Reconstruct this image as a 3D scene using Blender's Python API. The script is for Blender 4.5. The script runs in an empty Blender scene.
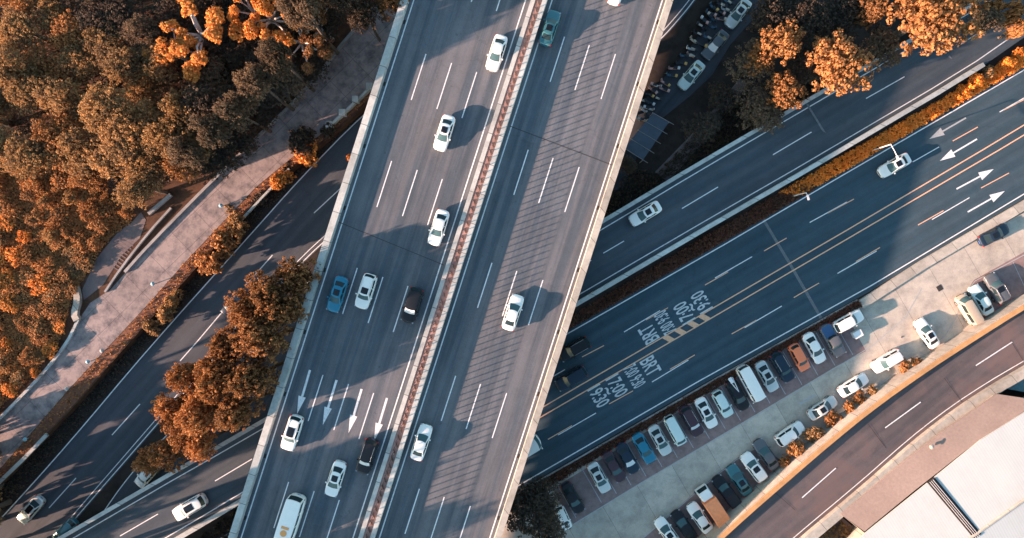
import bpy, bmesh, math, random
import numpy as np
from mathutils import Vector, Matrix
from mathutils.geometry import tessellate_polygon
R = math.radians
random.seed(7)
scene = bpy.context.scene
col = scene.collection
# ------------------------------------------------------------------ camera, sky, sun, exposure
H_CAM = 100.0; S0 = 6.7
cam_d = bpy.data.cameras.new('camera'); cam = bpy.data.objects.new('camera', cam_d); col.objects.link(cam)
cam.location = (0, 0, H_CAM); cam.rotation_euler = (0, 0, 0)
cam_d.sensor_width = 36; cam_d.lens = 36 * H_CAM / (1024 / S0); cam_d.clip_end = 5000; cam_d.clip_start = 1
scene.camera = cam
SUN_EL = 12.5; SUN_DIR = 20.0      # light travels towards +x, 20 degrees up
w = bpy.data.worlds.new('World'); scene.world = w; w.use_nodes = True
nt = w.node_tree; nt.nodes.clear()
sky = nt.nodes.new('ShaderNodeTexSky'); sky.sky_type = 'NISHITA'; sky.sun_disc = False
sky.sun_elevation = R(SUN_EL); sky.sun_rotation = R(270 - SUN_DIR); sky.dust_density = 1.0; sky.ozone_density = 2.2; sky.air_density = 1.0
bg = nt.nodes.new('ShaderNodeBackground'); bg.inputs[1].default_value = 0.105
wo = nt.nodes.new('ShaderNodeOutputWorld'); tint = nt.nodes.new('ShaderNodeVectorMath'); tint.operation = 'MULTIPLY'; tint.inputs[1].default_value = (1.0, 1.04, .91)
nt.links.new(sky.outputs[0], tint.inputs[0]); nt.links.new(tint.outputs[0], bg.inputs[0]); nt.links.new(bg.outputs[0], wo.inputs[0])
sun_d = bpy.data.lights.new('sun', 'SUN'); sun_d.energy = 5.0; sun_d.angle = R(0.65); sun_d.color = (1.0, 0.62, 0.47)
sun = bpy.data.objects.new('sun', sun_d); col.objects.link(sun)
ld = Vector((math.cos(R(SUN_DIR)) * math.cos(R(SUN_EL)), math.sin(R(SUN_DIR)) * math.cos(R(SUN_EL)), -math.sin(R(SUN_EL))))
sun.rotation_euler = ld.to_track_quat('-Z', 'Y').to_euler(); sun.location = (-150, -60, 60)
vs = scene.view_settings; vs.view_transform = 'Standard'; vs.look = 'None'; vs.gamma = 1; vs.exposure = 2.05; vs.use_curve_mapping = False
# ------------------------------------------------------------------ helpers
def W(px, py, z=0.0):
    s = S0 * H_CAM / (H_CAM - z)
    return Vector(((px - 512) / s, (269 - py) / s, z))
def link(o): col.objects.link(o); return o
def mobj(name, me, mat=None, parent=None):
    o = bpy.data.objects.new(name, me)
    if mat is not None and len(me.materials) == 0: me.materials.append(mat)
    link(o)
    if parent: o.parent = parent
    return o
def mesh(name, vs_, fs, mat=None, smooth=False):
    me = bpy.data.meshes.new(name); me.from_pydata([tuple(v) for v in vs_], [], [tuple(f) for f in fs]); me.update()
    if smooth: me.polygons.foreach_set('use_smooth', [True] * len(me.polygons))
    if mat is not None: me.materials.append(mat)
    return me
def tag(o, label=None, cat=None, group=None, kind=None):
    if label: o['label'] = label
    if cat: o['category'] = cat
    if group: o['group'] = group
    if kind: o['kind'] = kind
    return o
def thing(name, label, cat, loc=(0, 0, 0), rz=0, group=None):
    o = bpy.data.objects.new(name, None); link(o); o.location = loc; o.rotation_euler = (0, 0, rz); o.empty_display_size = .3
    return tag(o, label, cat, group)
def copy_tree(o, parent=None):
    c = o.copy(); link(c)
    if parent: c.parent = parent
    for ch in list(o.children): copy_tree(ch, c)
    return c
class MB:
    def __init__(s): s.v = []; s.f = []
    def add(s, vs_, fs):
        b = len(s.v); s.v += [tuple(v) for v in vs_]; s.f += [tuple(i + b for i in f) for f in fs]; return s
    def box(s, x0, x1, y0, y1, z0, z1, m=None):
        p = [Vector((x, y, z)) for z in (z0, z1) for y in (y0, y1) for x in (x0, x1)]
        if m: p = [m @ q for q in p]
        return s.add(p, [(0, 2, 3, 1), (4, 5, 7, 6), (0, 1, 5, 4), (2, 6, 7, 3), (0, 4, 6, 2), (1, 3, 7, 5)])
    def tube(s, pts, rad, n=8, cap=True):
        pts = [Vector(p) for p in pts]; rad = rad if isinstance(rad, (list, tuple)) else [rad] * len(pts)
        rings = []
        for i, p in enumerate(pts):
            d = (pts[min(i + 1, len(pts) - 1)] - pts[max(i - 1, 0)]).normalized()
            a = d.orthogonal().normalized() if abs(d.z) > .9 else Vector((0, 0, 1)).cross(d).normalized()
            b = d.cross(a)
            rings.append([p + (a * math.cos(2 * math.pi * k / n) + b * math.sin(2 * math.pi * k / n)) * rad[i] for k in range(n)])
        vv = [q for r in rings for q in r]; ff = []
        for i in range(len(pts) - 1):
            for k in range(n): ff.append((i * n + k, i * n + (k + 1) % n, (i + 1) * n + (k + 1) % n, (i + 1) * n + k))
        if cap: ff += [tuple(range(n))[::-1], tuple(range((len(pts) - 1) * n, len(pts) * n))]
        return s.add(vv, ff)
    def me(s, name, mat=None, smooth=False):
        return mesh(name, s.v, s.f, mat, smooth)
    def build(s, name, mat, parent=None, smooth=False):
        return mobj(name, s.me(name, mat, smooth), None, parent)
# ------------------------------------------------------------------ materials
def mat_new(name):
    m = bpy.data.materials.new(name); m.use_nodes = True
    return m, m.node_tree, m.node_tree.nodes['Principled BSDF']
def N(t, typ, **k):
    n = t.nodes.new(typ)
    for a, b in k.items(): setattr(n, a, b)
    return n
def noise(t, vec, scale, detail=4, rough=.6):
    n = N(t, 'ShaderNodeTexNoise'); n.inputs['Scale'].default_value = scale; n.inputs['Detail'].default_value = detail
    n.inputs['Roughness'].default_value = rough; t.links.new(vec, n.inputs['Vector']); return n.outputs['Fac']
def mapr(t, x, a, b, c, d):
    n = N(t, 'ShaderNodeMapRange'); n.inputs[1].default_value = a; n.inputs[2].default_value = b; n.inputs[3].default_value = c; n.inputs[4].default_value = d
    t.links.new(x, n.inputs[0]); return n.outputs[0]
def math_(t, op, a, b):
    n = N(t, 'ShaderNodeMath', operation=op)
    for i, x in enumerate((a, b)):
        if isinstance(x, (int, float)): n.inputs[i].default_value = x
        else: t.links.new(x, n.inputs[i])
    return n.outputs[0]
def mixc(t, f, a, b):
    n = N(t, 'ShaderNodeMix', data_type='RGBA')
    if isinstance(f, (int, float)): n.inputs[0].default_value = f
    else: t.links.new(f, n.inputs[0])
    for i, x in ((6, a), (7, b)):
        if isinstance(x, tuple): n.inputs[i].default_value = (*x[:3], 1)
        else: t.links.new(x, n.inputs[i])
    return n.outputs[2]
def coords(t, rot=0, scale=(1, 1, 1)):
    g = N(t, 'ShaderNodeNewGeometry'); mp = N(t, 'ShaderNodeMapping'); mp.vector_type = 'POINT'
    mp.inputs['Rotation'].default_value = (0, 0, rot); mp.inputs['Scale'].default_value = scale
    t.links.new(g.outputs['Position'], mp.inputs['Vector']); return mp.outputs[0]
def simple(name, c, rough=.6, metal=0, spec=.5, coat=0, var=0, vs_=3):
    m, t, b = mat_new(name)
    b.inputs['Base Color'].default_value = (*c, 1); b.inputs['Roughness'].default_value = rough; b.inputs['Metallic'].default_value = metal
    b.inputs['Specular IOR Level'].default_value = spec; b.inputs['Coat Weight'].default_value = coat
    if var:
        f = mapr(t, noise(t, coords(t), vs_), .3, .7, 1 - var, 1 + var)
        mx = N(t, 'ShaderNodeVectorMath', operation='SCALE'); mx.inputs[0].default_value = c; t.links.new(f, mx.inputs['Scale'])
        t.links.new(mx.outputs[0], b.inputs['Base Color'])
    return m
def bump(t, b, h, dist=.02, st=.5):
    n = N(t, 'ShaderNodeBump'); n.inputs['Distance'].default_value = dist; n.inputs['Strength'].default_value = st
    t.links.new(h, n.inputs['Height']); t.links.new(n.outputs[0], b.inputs['Normal'])
def road_mat(name, base, worn, rot_deg, lane=3.4, patch=.0, pc=(0, 0, 0)):
    """asphalt: fine grain, streaks along the road, wheel tracks, stains"""
    m, t, b = mat_new(name)
    c2 = coords(t, 0, (1, 1, 1))
    st = N(t, 'ShaderNodeMapping'); st.inputs['Rotation'].default_value = (0, 0, R(-rot_deg)); t.links.new(c2, st.inputs[0])
    sq = N(t, 'ShaderNodeMapping'); sq.inputs['Scale'].default_value = (.035, .9, 1); t.links.new(st.outputs[0], sq.inputs[0])
    streak = noise(t, sq.outputs[0], 1.0, 5, .65)
    sp2 = N(t, 'ShaderNodeSeparateXYZ'); t.links.new(st.outputs[0], sp2.inputs[0])
    trk = math_(t, 'SINE', math_(t, 'MULTIPLY', sp2.outputs[1], 2 * math.pi / (lane / 2)), 0)
    trk = mapr(t, trk, -1, 1, .94, 1.06)
    big = noise(t, c2, .06, 4, .6)
    grain = noise(t, c2, 9, 3, .8)
    mid = noise(t, c2, .7, 5, .7)
    f = mapr(t, streak, .40, .60, 0, 1)
    cc = mixc(t, f, base, worn)
    k = math_(t, 'MULTIPLY', math_(t, 'MULTIPLY', trk, mapr(t, big, .3, .7, .86, 1.14)), math_(t, 'MULTIPLY', mapr(t, grain, .25, .75, .8, 1.2), mapr(t, mid, .3, .7, .92, 1.08)))
    # thin long crack-seal lines
    vm = N(t, 'ShaderNodeVectorMath', operation='SCALE'); t.links.new(cc, vm.inputs[0]); t.links.new(k, vm.inputs['Scale'])
    out = vm.outputs[0]
    # dark stain spots
    sp = noise(t, c2, 1.6, 2, .5); out = mixc(t, mapr(t, sp, .70, .76, 0, .35), out, (base[0] * .45, base[1] * .45, base[2] * .45))
    vo = N(t, 'ShaderNodeTexVoronoi', feature='DISTANCE_TO_EDGE'); vo.inputs['Scale'].default_value = .11
    wr_ = N(t, 'ShaderNodeTexNoise'); wr_.inputs['Scale'].default_value = .5; wr_.inputs['Detail'].default_value = 5; t.links.new(c2, wr_.inputs['Vector'])
    ad = N(t, 'ShaderNodeVectorMath', operation='MULTIPLY_ADD'); t.links.new(wr_.outputs['Color'], ad.inputs[0]); ad.inputs[1].default_value = (3.5, 3.5, 0); t.links.new(c2, ad.inputs[2]); t.links.new(ad.outputs[0], vo.inputs['Vector'])
    ck = math_(t, 'MULTIPLY', math_(t, 'LESS_THAN', vo.outputs['Distance'], .010), mapr(t, noise(t, c2, .05, 2, .5), .50, .58, 0, .15))
    out = mixc(t, ck, out, (base[0] * .4, base[1] * .4, base[2] * .4))
    lp = N(t, 'ShaderNodeTexVoronoi', feature='F1', distance='CHEBYCHEV'); lp.inputs['Scale'].default_value = .10; sl_ = N(t, 'ShaderNodeMapping'); sl_.inputs['Scale'].default_value = (.45, 1, 1); t.links.new(st.outputs[0], sl_.inputs[0]); t.links.new(sl_.outputs[0], lp.inputs['Vector'])
    pt_ = math_(t, 'MULTIPLY', math_(t, 'LESS_THAN', lp.outputs['Distance'], .13), .10); out = mixc(t, pt_, out, (base[0] * .5, base[1] * .5, base[2] * .5))
    if patch:
        pn = noise(t, c2, .12, 5, .65); out = mixc(t, mapr(t, pn, .5, .62, 0, patch), out, pc)
    t.links.new(out, b.inputs['Base Color'])
    b.inputs['Roughness'].default_value = .88; b.inputs['Specular IOR Level'].default_value = .25
    bump(t, b, grain, .01, .3)
    return m
def conc_mat(name, c, rot_deg=0, dirt=.35, streaks=True, sc=1.0, dc=None, joint=None):
    m, t, b = mat_new(name)
    p = coords(t); n1 = noise(t, p, .5 * sc, 6, .7); n2 = noise(t, p, 6 * sc, 4, .7); n3 = noise(t, p, .09 * sc, 4, .6)
    dk = dc or tuple(x * (1 - dirt) for x in c)
    o = mixc(t, mapr(t, n1, .42, .68, 0, 1), c, dk)
    k = math_(t, 'MULTIPLY', mapr(t, n2, .3, .7, .88, 1.1), mapr(t, n3, .3, .7, .85, 1.12))
    vm = N(t, 'ShaderNodeVectorMath', operation='SCALE'); t.links.new(o, vm.inputs[0]); t.links.new(k, vm.inputs['Scale'])
    outc = vm.outputs[0]
    if joint:
        rt_ = coords(t, R(-joint[0])); sx_ = N(t, 'ShaderNodeSeparateXYZ'); t.links.new(rt_, sx_.inputs[0])
        fr = math_(t, 'FRACT', math_(t, 'DIVIDE', sx_.outputs[0], joint[1]), 0); lt = math_(t, 'LESS_THAN', fr, joint[2] / joint[1])
        pn = N(t, 'ShaderNodeTexWhiteNoise', noise_dimensions='1D'); t.links.new(math_(t, 'FLOOR', math_(t, 'DIVIDE', sx_.outputs[0], joint[1]), 0), pn.inputs['W'])
        v2 = N(t, 'ShaderNodeVectorMath', operation='SCALE'); t.links.new(outc, v2.inputs[0]); t.links.new(mapr(t, pn.outputs[0], 0, 1, .86, 1.08), v2.inputs['Scale'])
        outc = mixc(t, math_(t, 'MULTIPLY', lt, .65), v2.outputs[0], (.05, .05, .05))
    t.links.new(outc, b.inputs['Base Color']); b.inputs['Roughness'].default_value = .9; b.inputs['Specular IOR Level'].default_value = .2
    bump(t, b, n2, .02, .3)
    return m
def paint_mat(name, c, wear=.35):
    m, t, b = mat_new(name); p = coords(t); n1 = noise(t, p, 3.5, 5, .75)
    o = mixc(t, mapr(t, n1, .5, .72, 0, wear), c, (.10, .10, .105)); t.links.new(o, b.inputs['Base Color']); b.inputs['Roughness'].default_value = .7
    return m
def leaf_mat(name, c1, c2, c3=None, trans=.25):
    m, t, b = mat_new(name)
    oi = N(t, 'ShaderNodeObjectInfo'); p = coords(t)
    n1 = noise(t, p, .35, 3, .6); n2 = noise(t, p, 2.2, 3, .7)
    o = mixc(t, mapr(t, n1, .35, .65, 0, 1), c1, c2)
    if c3: o = mixc(t, mapr(t, n2, .55, .7, 0, .8), o, c3)
    k = math_(t, 'MULTIPLY', mapr(t, oi.outputs['Random'], 0, 1, .78, 1.2), mapr(t, n2, .3, .7, .75, 1.25))
    vm = N(t, 'ShaderNodeVectorMath', operation='SCALE'); t.links.new(o, vm.inputs[0]); t.links.new(k, vm.inputs['Scale'])
    t.links.new(vm.outputs[0], b.inputs['Base Color']); b.inputs['Roughness'].default_value = .75; b.inputs['Specular IOR Level'].default_value = .15
    tr = N(t, 'ShaderNodeBsdfTranslucent'); t.links.new(vm.outputs[0], tr.inputs[0])
    mx = N(t, 'ShaderNodeMixShader'); mx.inputs[0].default_value = trans
    out = t.nodes['Material Output']; t.links.new(b.outputs[0], mx.inputs[1]); t.links.new(tr.outputs[0], mx.inputs[2]); t.links.new(mx.outputs[0], out.inputs[0])
    return m
ROAD_A = 72.2      # main deck direction, degrees
M = {}
M['deck'] = road_mat('asphalt_deck', (.076, .094, .112), (.132, .138, .148), ROAD_A, 3.54)
M['mid'] = road_mat('asphalt_ramp', (.053, .073, .090), (.074, .089, .102), 30.3)
M['brt'] = road_mat('asphalt_road', (.035, .067, .088), (.050, .081, .102), 30.2)
M['lg'] = road_mat('asphalt_lower', (.054, .063, .077), (.072, .080, .092), 48)
M['red'] = road_mat('asphalt_reddish', (.088, .080, .084), (.120, .098, .098), 38, patch=.7, pc=(.155, .108, .098))
M['mid_d'] = simple('seam_asphalt', (.13, .145, .155), .9, var=.2)
M['joint_f'] = simple('joint_worn', (.04, .04, .042), .9)
M['letter'] = paint_mat('lettering_paint', (.56, .59, .59), .7)
M['bay'] = conc_mat('bay_paving', (.26, .185, .175), dirt=.3, sc=2)
M['lot'] = conc_mat('lot_concrete', (.50, .455, .38), dirt=.28, dc=(.33, .305, .265), joint=(30, 6.0, .05))
M['path'] = conc_mat('path_concrete', (.20, .155, .145), dirt=.3, dc=(.12, .10, .105))
M['conc'] = conc_mat('parapet_concrete', (.50, .52, .49), dirt=.28, sc=2, joint=(ROAD_A, 4.0, .10))
M['conc_d'] = conc_mat('slab_concrete', (.33, .32, .31), dirt=.3)
M['cream'] = conc_mat('cream_concrete', (.46, .425, .36), dirt=.28, sc=2, joint=(40, 3.5, .08))
M['sunlit_ochre'] = conc_mat('sunlit_coping', (.55, .30, .13), dirt=.2, sc=2)  # low sun on the ramp parapet, put into the colour
M['earth'] = conc_mat('dark_earth', (.045, .035, .030), dirt=.5)
M['soil'] = conc_mat('red_soil', (.20, .09, .055), dirt=.45, sc=3)
M['median'] = conc_mat('median_soil', (.36, .225, .20), dirt=.35, sc=3)
M['hill'] = conc_mat('hill_earth', (.10, .05, .03), dirt=.5, sc=2)
M['white'] = paint_mat('white_paint', (.74, .75, .74), .55)
M['yellow'] = paint_mat('orange_paint', (.80, .44, .26), .45)
M['faint'] = paint_mat('worn_paint', (.36, .38, .38), .5)
M['joint'] = simple('joint_rubber', (.02, .02, .022), .9)
M['dark_metal'] = simple('dark_metal', (.07, .06, .055), .6, .3)
M['grey_metal'] = simple('grey_metal', (.5, .5, .5), .5, .6)
M['white_metal'] = simple('white_metal', (.75, .75, .74), .45)
M['bark'] = simple('bark', (.10, .075, .055), .9, var=.3)
M['pale_bark'] = simple('pale_bark', (.42, .38, .35), .85, var=.2)
M['glass'] = simple('car_glass', (.016, .030, .034), .14, 0, .3)
M['wind_glass'] = simple('windshield_glass', (.05, .105, .115), .3, 0, .25)
M['sun_glass'] = simple('roof_glass', (.008, .009, .011), .08, 0, .6)
M['pale_glass'] = simple('sunshade_behind_glass', (.62, .66, .66), .2, 0, .6)
M['teal_glass'] = simple('tinted_glass', (.06, .13, .15), .08, 0, .6)
M['tyre'] = simple('tyre_rubber', (.018, .018, .018), .85)
M['rim'] = simple('wheel_rim', (.45, .45, .46), .35, .8)
M['lamp'] = simple('headlight_lens', (.30, .33, .35), .12)
M['tail'] = simple('taillight_lens', (.35, .015, .01), .2)
M['black_trim'] = simple('black_trim', (.02, .02, .02), .5)
M['plate'] = simple('plate_blue', (.05, .12, .4), .5)
M['leaf_orange'] = leaf_mat('leaf_orange', (0.400, 0.194, 0.075), (0.336, 0.149, 0.053), (0.480, 0.253, 0.106))
M['leaf_rust'] = leaf_mat('leaf_rust', (.30, .145, .06), (.22, .115, .05), (.42, .20, .08), .35)
M['leaf_gold'] = leaf_mat('leaf_gold', (0.576, 0.298, 0.062), (0.528, 0.253, 0.053), (0.656, 0.380, 0.106))
M['leaf_brown'] = leaf_mat('leaf_brown', (0.135, 0.104, 0.073), (0.165, 0.113, 0.073), (0.240, 0.153, 0.088), .35)
M['leaf_dark'] = leaf_mat('leaf_dark', (.072, .058, .046), (.10, .073, .053), (.15, .10, .065), .35)
M['leaf_mix'] = leaf_mat('leaf_mix', (.42, .245, .105), (.22, .145, .08), (.62, .36, .14), .4)
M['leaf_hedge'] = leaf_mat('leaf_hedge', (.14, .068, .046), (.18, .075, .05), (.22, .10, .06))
M['leaf_hedge_lit'] = leaf_mat('leaf_hedge_sunlit', (.95, .33, .05), (.78, .27, .05), (.95, .44, .10))  # lit copy of the hedge leaf, sunlight put into the orange
M['leaf_under'] = leaf_mat('leaf_undergrowth', (.48, .235, .09), (.34, .165, .07), (.70, .36, .12))
M['leaf_gold'] = leaf_mat('leaf_gold', (.70, .30, .075), (.64, .25, .06), (.80, .38, .12))
# ------------------------------------------------------------------ flat pieces
def poly(name, pts, z, mat, kind='structure', parent=None, skirt=0, raw=False):
    P = [Vector((p[0], p[1], z)) if raw else W(p[0], p[1], z) for p in pts]
    for p in P: p.z = z
    tris = tessellate_polygon([P]); n = len(P); v = [tuple(p) for p in P]; f = []
    for a, b, c in tris:
        nn = (P[b] - P[a]).cross(P[c] - P[a]); f.append((a, b, c) if nn.z > 0 else (a, c, b))
    if skirt:
        v += [(p.x, p.y, z - skirt) for p in P]
        for i in range(n): f.append((i, (i + 1) % n, (i + 1) % n + n, i + n))
    o = mobj(name, mesh(name, v, f, mat), None, parent)
    if not parent and kind: o['kind'] = kind
    return o
class Marks:
    """painted lines collected into one sheet"""
    def __init__(s, dz=.006): s.mb = MB(); s.dz = dz
    def line(s, pts, wd, zf):
        P = []
        for p in pts:
            z = zf(p[0]) if callable(zf) else zf
            q = W(p[0], p[1], z); q.z = z + s.dz; P.append(q)
        v = []
        for i, p in enumerate(P):
            d = (P[min(i + 1, len(P) - 1)] - P[max(i - 1, 0)]); d.z = 0; d.normalize(); nrm = Vector((-d.y, d.x, 0)) * wd / 2
            v += [p - nrm, p + nrm]
        s.mb.add(v, [(2 * i, 2 * i + 2, 2 * i + 3, 2 * i + 1) for i in range(len(P) - 1)])
    def arrow(s, tail, tip, zf, wd=.22, head=.62, hl=2.3):
        z = zf(tail[0]) if callable(zf) else zf
        a = W(tail[0], tail[1], z); b = W(tip[0], tip[1], z); a.z = b.z = z + s.dz
        d = (b - a).normalized(); n = Vector((-d.y, d.x, 0)); c = b - d * hl
        s.mb.add([a - n * wd / 2, c - n * wd / 2, c + n * wd / 2, a + n * wd / 2], [(0, 1, 2, 3)])
        s.mb.add([c - n * head, b, c + n * head], [(0, 1, 2)])
    def build(s, name, mat, parent=None):
        o = s.mb.build(name, mat, parent)
        if not parent: o['kind'] = 'structure'
        return o
def ribbon_world(L, Rr, a0, a1, z0, z1, name, mat, parent, smooth=False):
    """box swept along stations; a = metres from the left edge towards the right edge (negative a1 counts from right)"""
    v = []; n = len(L)
    for l, r in zip(L, Rr):
        d = (r - l); wd = Vector((d.x, d.y, 0)).length; u = Vector((d.x, d.y, 0)) / wd
        def at(a):
            if a == 'R': a = wd
            elif isinstance(a, tuple): a = wd - a[0]
            t = a / wd; p = l + d * t; return p
        p, q = at(a0), at(a1)
        v += [(p.x, p.y, p.z + z0), (q.x, q.y, q.z + z0), (q.x, q.y, q.z + z1), (p.x, p.y, p.z + z1)]
    f = []
    for i in range(n - 1):
        for k in range(4): f.append((i * 4 + k, i * 4 + (k + 1) % 4, (i + 1) * 4 + (k + 1) % 4, (i + 1) * 4 + k))
    f += [(3, 2, 1, 0), tuple((n - 1) * 4 + k for k in range(4))]
    o = mobj(name, mesh(name, v, f, mat), None, parent)
    bm = bmesh.new(); bm.from_mesh(o.data); bmesh.ops.recalc_face_normals(bm, faces=bm.faces); bm.to_mesh(o.data); bm.free()
    return o
def interp(pl, x):
    pl = sorted(pl)
    if x <= pl[0][0]: a, b = pl[0], pl[1]
    elif x >= pl[-1][0]: a, b = pl[-2], pl[-1]
    else:
        for a, b in zip(pl, pl[1:]):
            if a[0] <= x <= b[0]: break
    return a[1] + (b[1] - a[1]) * (x - a[0]) / (b[0] - a[0])
def smooth_pl(pl, it=2):
    for _ in range(it):
        q = [pl[0]]
        for a, b in zip(pl, pl[1:]):
            q += [(a[0] * .75 + b[0] * .25, a[1] * .75 + b[1] * .25), (a[0] * .25 + b[0] * .75, a[1] * .25 + b[1] * .75)]
        q.append(pl[-1]); pl = q
    return pl
def inside(pt, pg):
    x, y = pt; c = False; j = len(pg) - 1
    for i in range(len(pg)):
        xi, yi = pg[i][:2]; xj, yj = pg[j][:2]
        if (yi > y) != (yj > y) and x < (xj - xi) * (y - yi) / (yj - yi) + xi: c = not c
        j = i
    return c
# ================================================================== GROUND
poly('ground', [(-900, -900), (900, -900), (900, 900), (-900, 900)], 0, M['earth'], raw=True)
# lower left road
LGL = smooth_pl([(-160, 690), (0, 520), (70, 442), (147, 350), (256, 228.5), (298, 181), (364, 113), (430, 60), (520, 10), (640, -90)])
LGR = smooth_pl([(-60, 680), (70, 527), (158, 426), (240, 330), (325, 240), (420, 165), (540, 112), (625, 72), (660, 43), (684, 16), (698, -2), (760, -90)])
poly('lower_road', LGL + LGR[::-1], .03, M['lg'])
SRL = smooth_pl([(40, 610), (106, 507), (137, 466), (172, 430), (250, 345), (338, 250)]); SRR = smooth_pl([(110, 620), (150, 545), (200, 488), (300, 390), (400, 300)])
poly('side_road', SRL + SRR[::-1], .026, M['lg'])
# wide road with the bus lanes
BU = [(150, 580), (516, 363.5), (567, 334), (726, 243.6), (834, 180.3), (1024, 70), (1200, -32)]
BL = [(250, 641), (516, 487), (700, 380.5), (871, 285.7), (1024, 194), (1200, 88)]
poly('road', [(x, y - 3) for x, y in BU] + [(x, y + 5) for x, y in BL[::-1]], .03, M['brt'])
wm = Marks(); ym = Marks(); fm = Marks(.007)
wm.line(BU, .16, .03); wm.line(BL, .16, .03)
wm.line(LGL[1:-1], .16, .03); wm.line([(x - 1.5, y - 1) for x, y in LGR[1:-1]], .14, .03); wm.line([(x - 4.8, y - 3.2) for x, y in LGR[1:-1]], .12, .03)
wm.line(SRL[1:-1], .14, .026)
for a, b in [((272.5, 255), (246, 285)), ((225.5, 308), (198.5, 340)), ((198.5, 340), (180, 361)), ((140, 404), (112, 435)), ((76, 478), (49, 508)), ((342, 187), (314, 213)), ((425, 115), (395, 140)), ((0, 562), (-30, 595))]:
    wm.line([a, b], .14, .03)
ym.line([(300, 546.5), (540, 408.7), (700, 315.6), (850, 228.3), (982.5, 150), (1024, 125), (1150, 51)], .17, .03)
ym.line([(300, 555.5), (540, 417.5), (700, 324.7), (850, 237.3), (999, 150), (1024, 135), (1150, 61)], .17, .03)
for a, b in [((809.7, 222.5), (846.8, 202)), ((715, 278), (752, 256.7)), ((837.5, 273.4), (876.6, 251)), ((744.6, 327.7), (781.8, 306)), ((932, 219.5), (969.5, 197.6)),
             ((999.6, 112), (1024, 98)), ((912.6, 162), (939, 147)), ((624, 332), (660, 310.6)), ((652, 382), (688.4, 360)), ((558, 435), (596, 413)), ((545, 381), (565, 369.5)), ((470, 484), (505, 464))]:
    wm.line([a, b], .13, .03)
for a, b in [((828, 213), (854, 199)), ((764, 251), (786.6, 238)), ((705, 285), (728, 272)), ((856, 261.5), (880, 247.4)), ((793.7, 297.6), (819, 283)), ((731.6, 334), (756.5, 320)),
             ((918, 225), (943.5, 210.6)), ((981, 188), (1009, 173)), ((952.7, 141), (977.8, 127)), ((646, 320), (668, 307.7)), ((582, 357), (604, 345.5)),
             ((670, 369.3), (694.8, 354.9)), ((609, 404), (633, 390.8)), ((548, 439.3), (572, 425.5)), ((1004, 110), (1026, 98.5)), ((505, 463.5), (530, 449.5))]:
    ym.line([a, b], .13, .03)
# hatch bars between the two orange lines
for cx in (668.5, 680.5, 693, 704.5):
    cy = 329.4 - (cx - 684) * .584
    fm2 = [(cx - 5, cy + 5.5), (cx + 3.2, cy - 5.2)]
    P = [W(cx - 6.2, cy + .8 - 1.0, .03), W(cx - 1.2, cy - 2.4 - 1.2, .03), W(cx + 6.2, cy - .6 + 1.0, .03), W(cx + 1.2, cy + 2.6 + 1.2, .03)]
    for p in P: p.z = .035
    ym.mb.add(P, [(0, 3, 2, 1)])
for a, b in [((966, 117.8), (929.3, 139)), ((977, 139), (940, 160.8)), ((956.5, 189), (993.7, 169)), ((967.7, 212), (1004.8, 191))]:
    (fm if a[0] == 966 else wm).arrow(a, b, .03)
wm.build('lane_marking', M['white']); ym.build('lane_marking', M['yellow']); fm.build('lane_marking', M['faint'])
def road_text(s, px, py, ang, wd, ht, z=.038):
    cu = bpy.data.curves.new('txt', 'FONT'); cu.body = s; cu.size = 1; cu.align_x = 'CENTER'; cu.align_y = 'CENTER'; cu.resolution_u = 3; cu.offset = .014
    o = bpy.data.objects.new('txt', cu); link(o); dg = bpy.context.evaluated_depsgraph_get()
    me = bpy.data.meshes.new_from_object(o.evaluated_get(dg)); bpy.data.objects.remove(o)
    co = np.array([v.co[:] for v in me.vertices]); mn = co.min(0); mx = co.max(0)
    me.transform(Matrix.Translation((-(mn[0] + mx[0]) / 2, -(mn[1] + mx[1]) / 2, 0)))
    me.transform(Matrix.Diagonal((wd * 1.05 / (mx[0] - mn[0]), ht * 1.12 / (mx[1] - mn[1]), 1, 1)))
    r = mobj('road_lettering', me, M['letter']); r.location = W(px, py, z); r.rotation_euler = (0, 0, R(ang)); r['kind'] = 'structure'; return r
for s, px, py, wd, ht in [('BRT', 650.5, 366, 2.5, 2.1), ('7:00 9:30', 634.5, 376, 3.3, 1.9), ('17:00', 617, 385.8, 3.0, 2.0), ('~', 607.6, 391, 1.1, .5), ('19:30', 598.8, 396.2, 3.0, 2.0)]:
    road_text(s, px, py, 30.2 - 90, wd, ht)
for s, px, py, wd, ht in [('BRT', 648.7, 334, 2.5, 2.1), ('7:00 9:30', 665, 322.5, 3.3, 1.9), ('17:00', 684, 312.8, 3.0, 2.0), ('~', 692, 307.2, 1.1, .5), ('19:30', 701.4, 301.8, 3.0, 2.0)]:
    road_text(s, px, py, 30.2 + 90, wd, ht)
# lighter repair seams across the road
sm = Marks(.002)
sm.line([(762.5, 218), (790, 264), (821, 318)], .42, .03)
sm.build('joint_strip', M['mid_d'])
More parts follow.
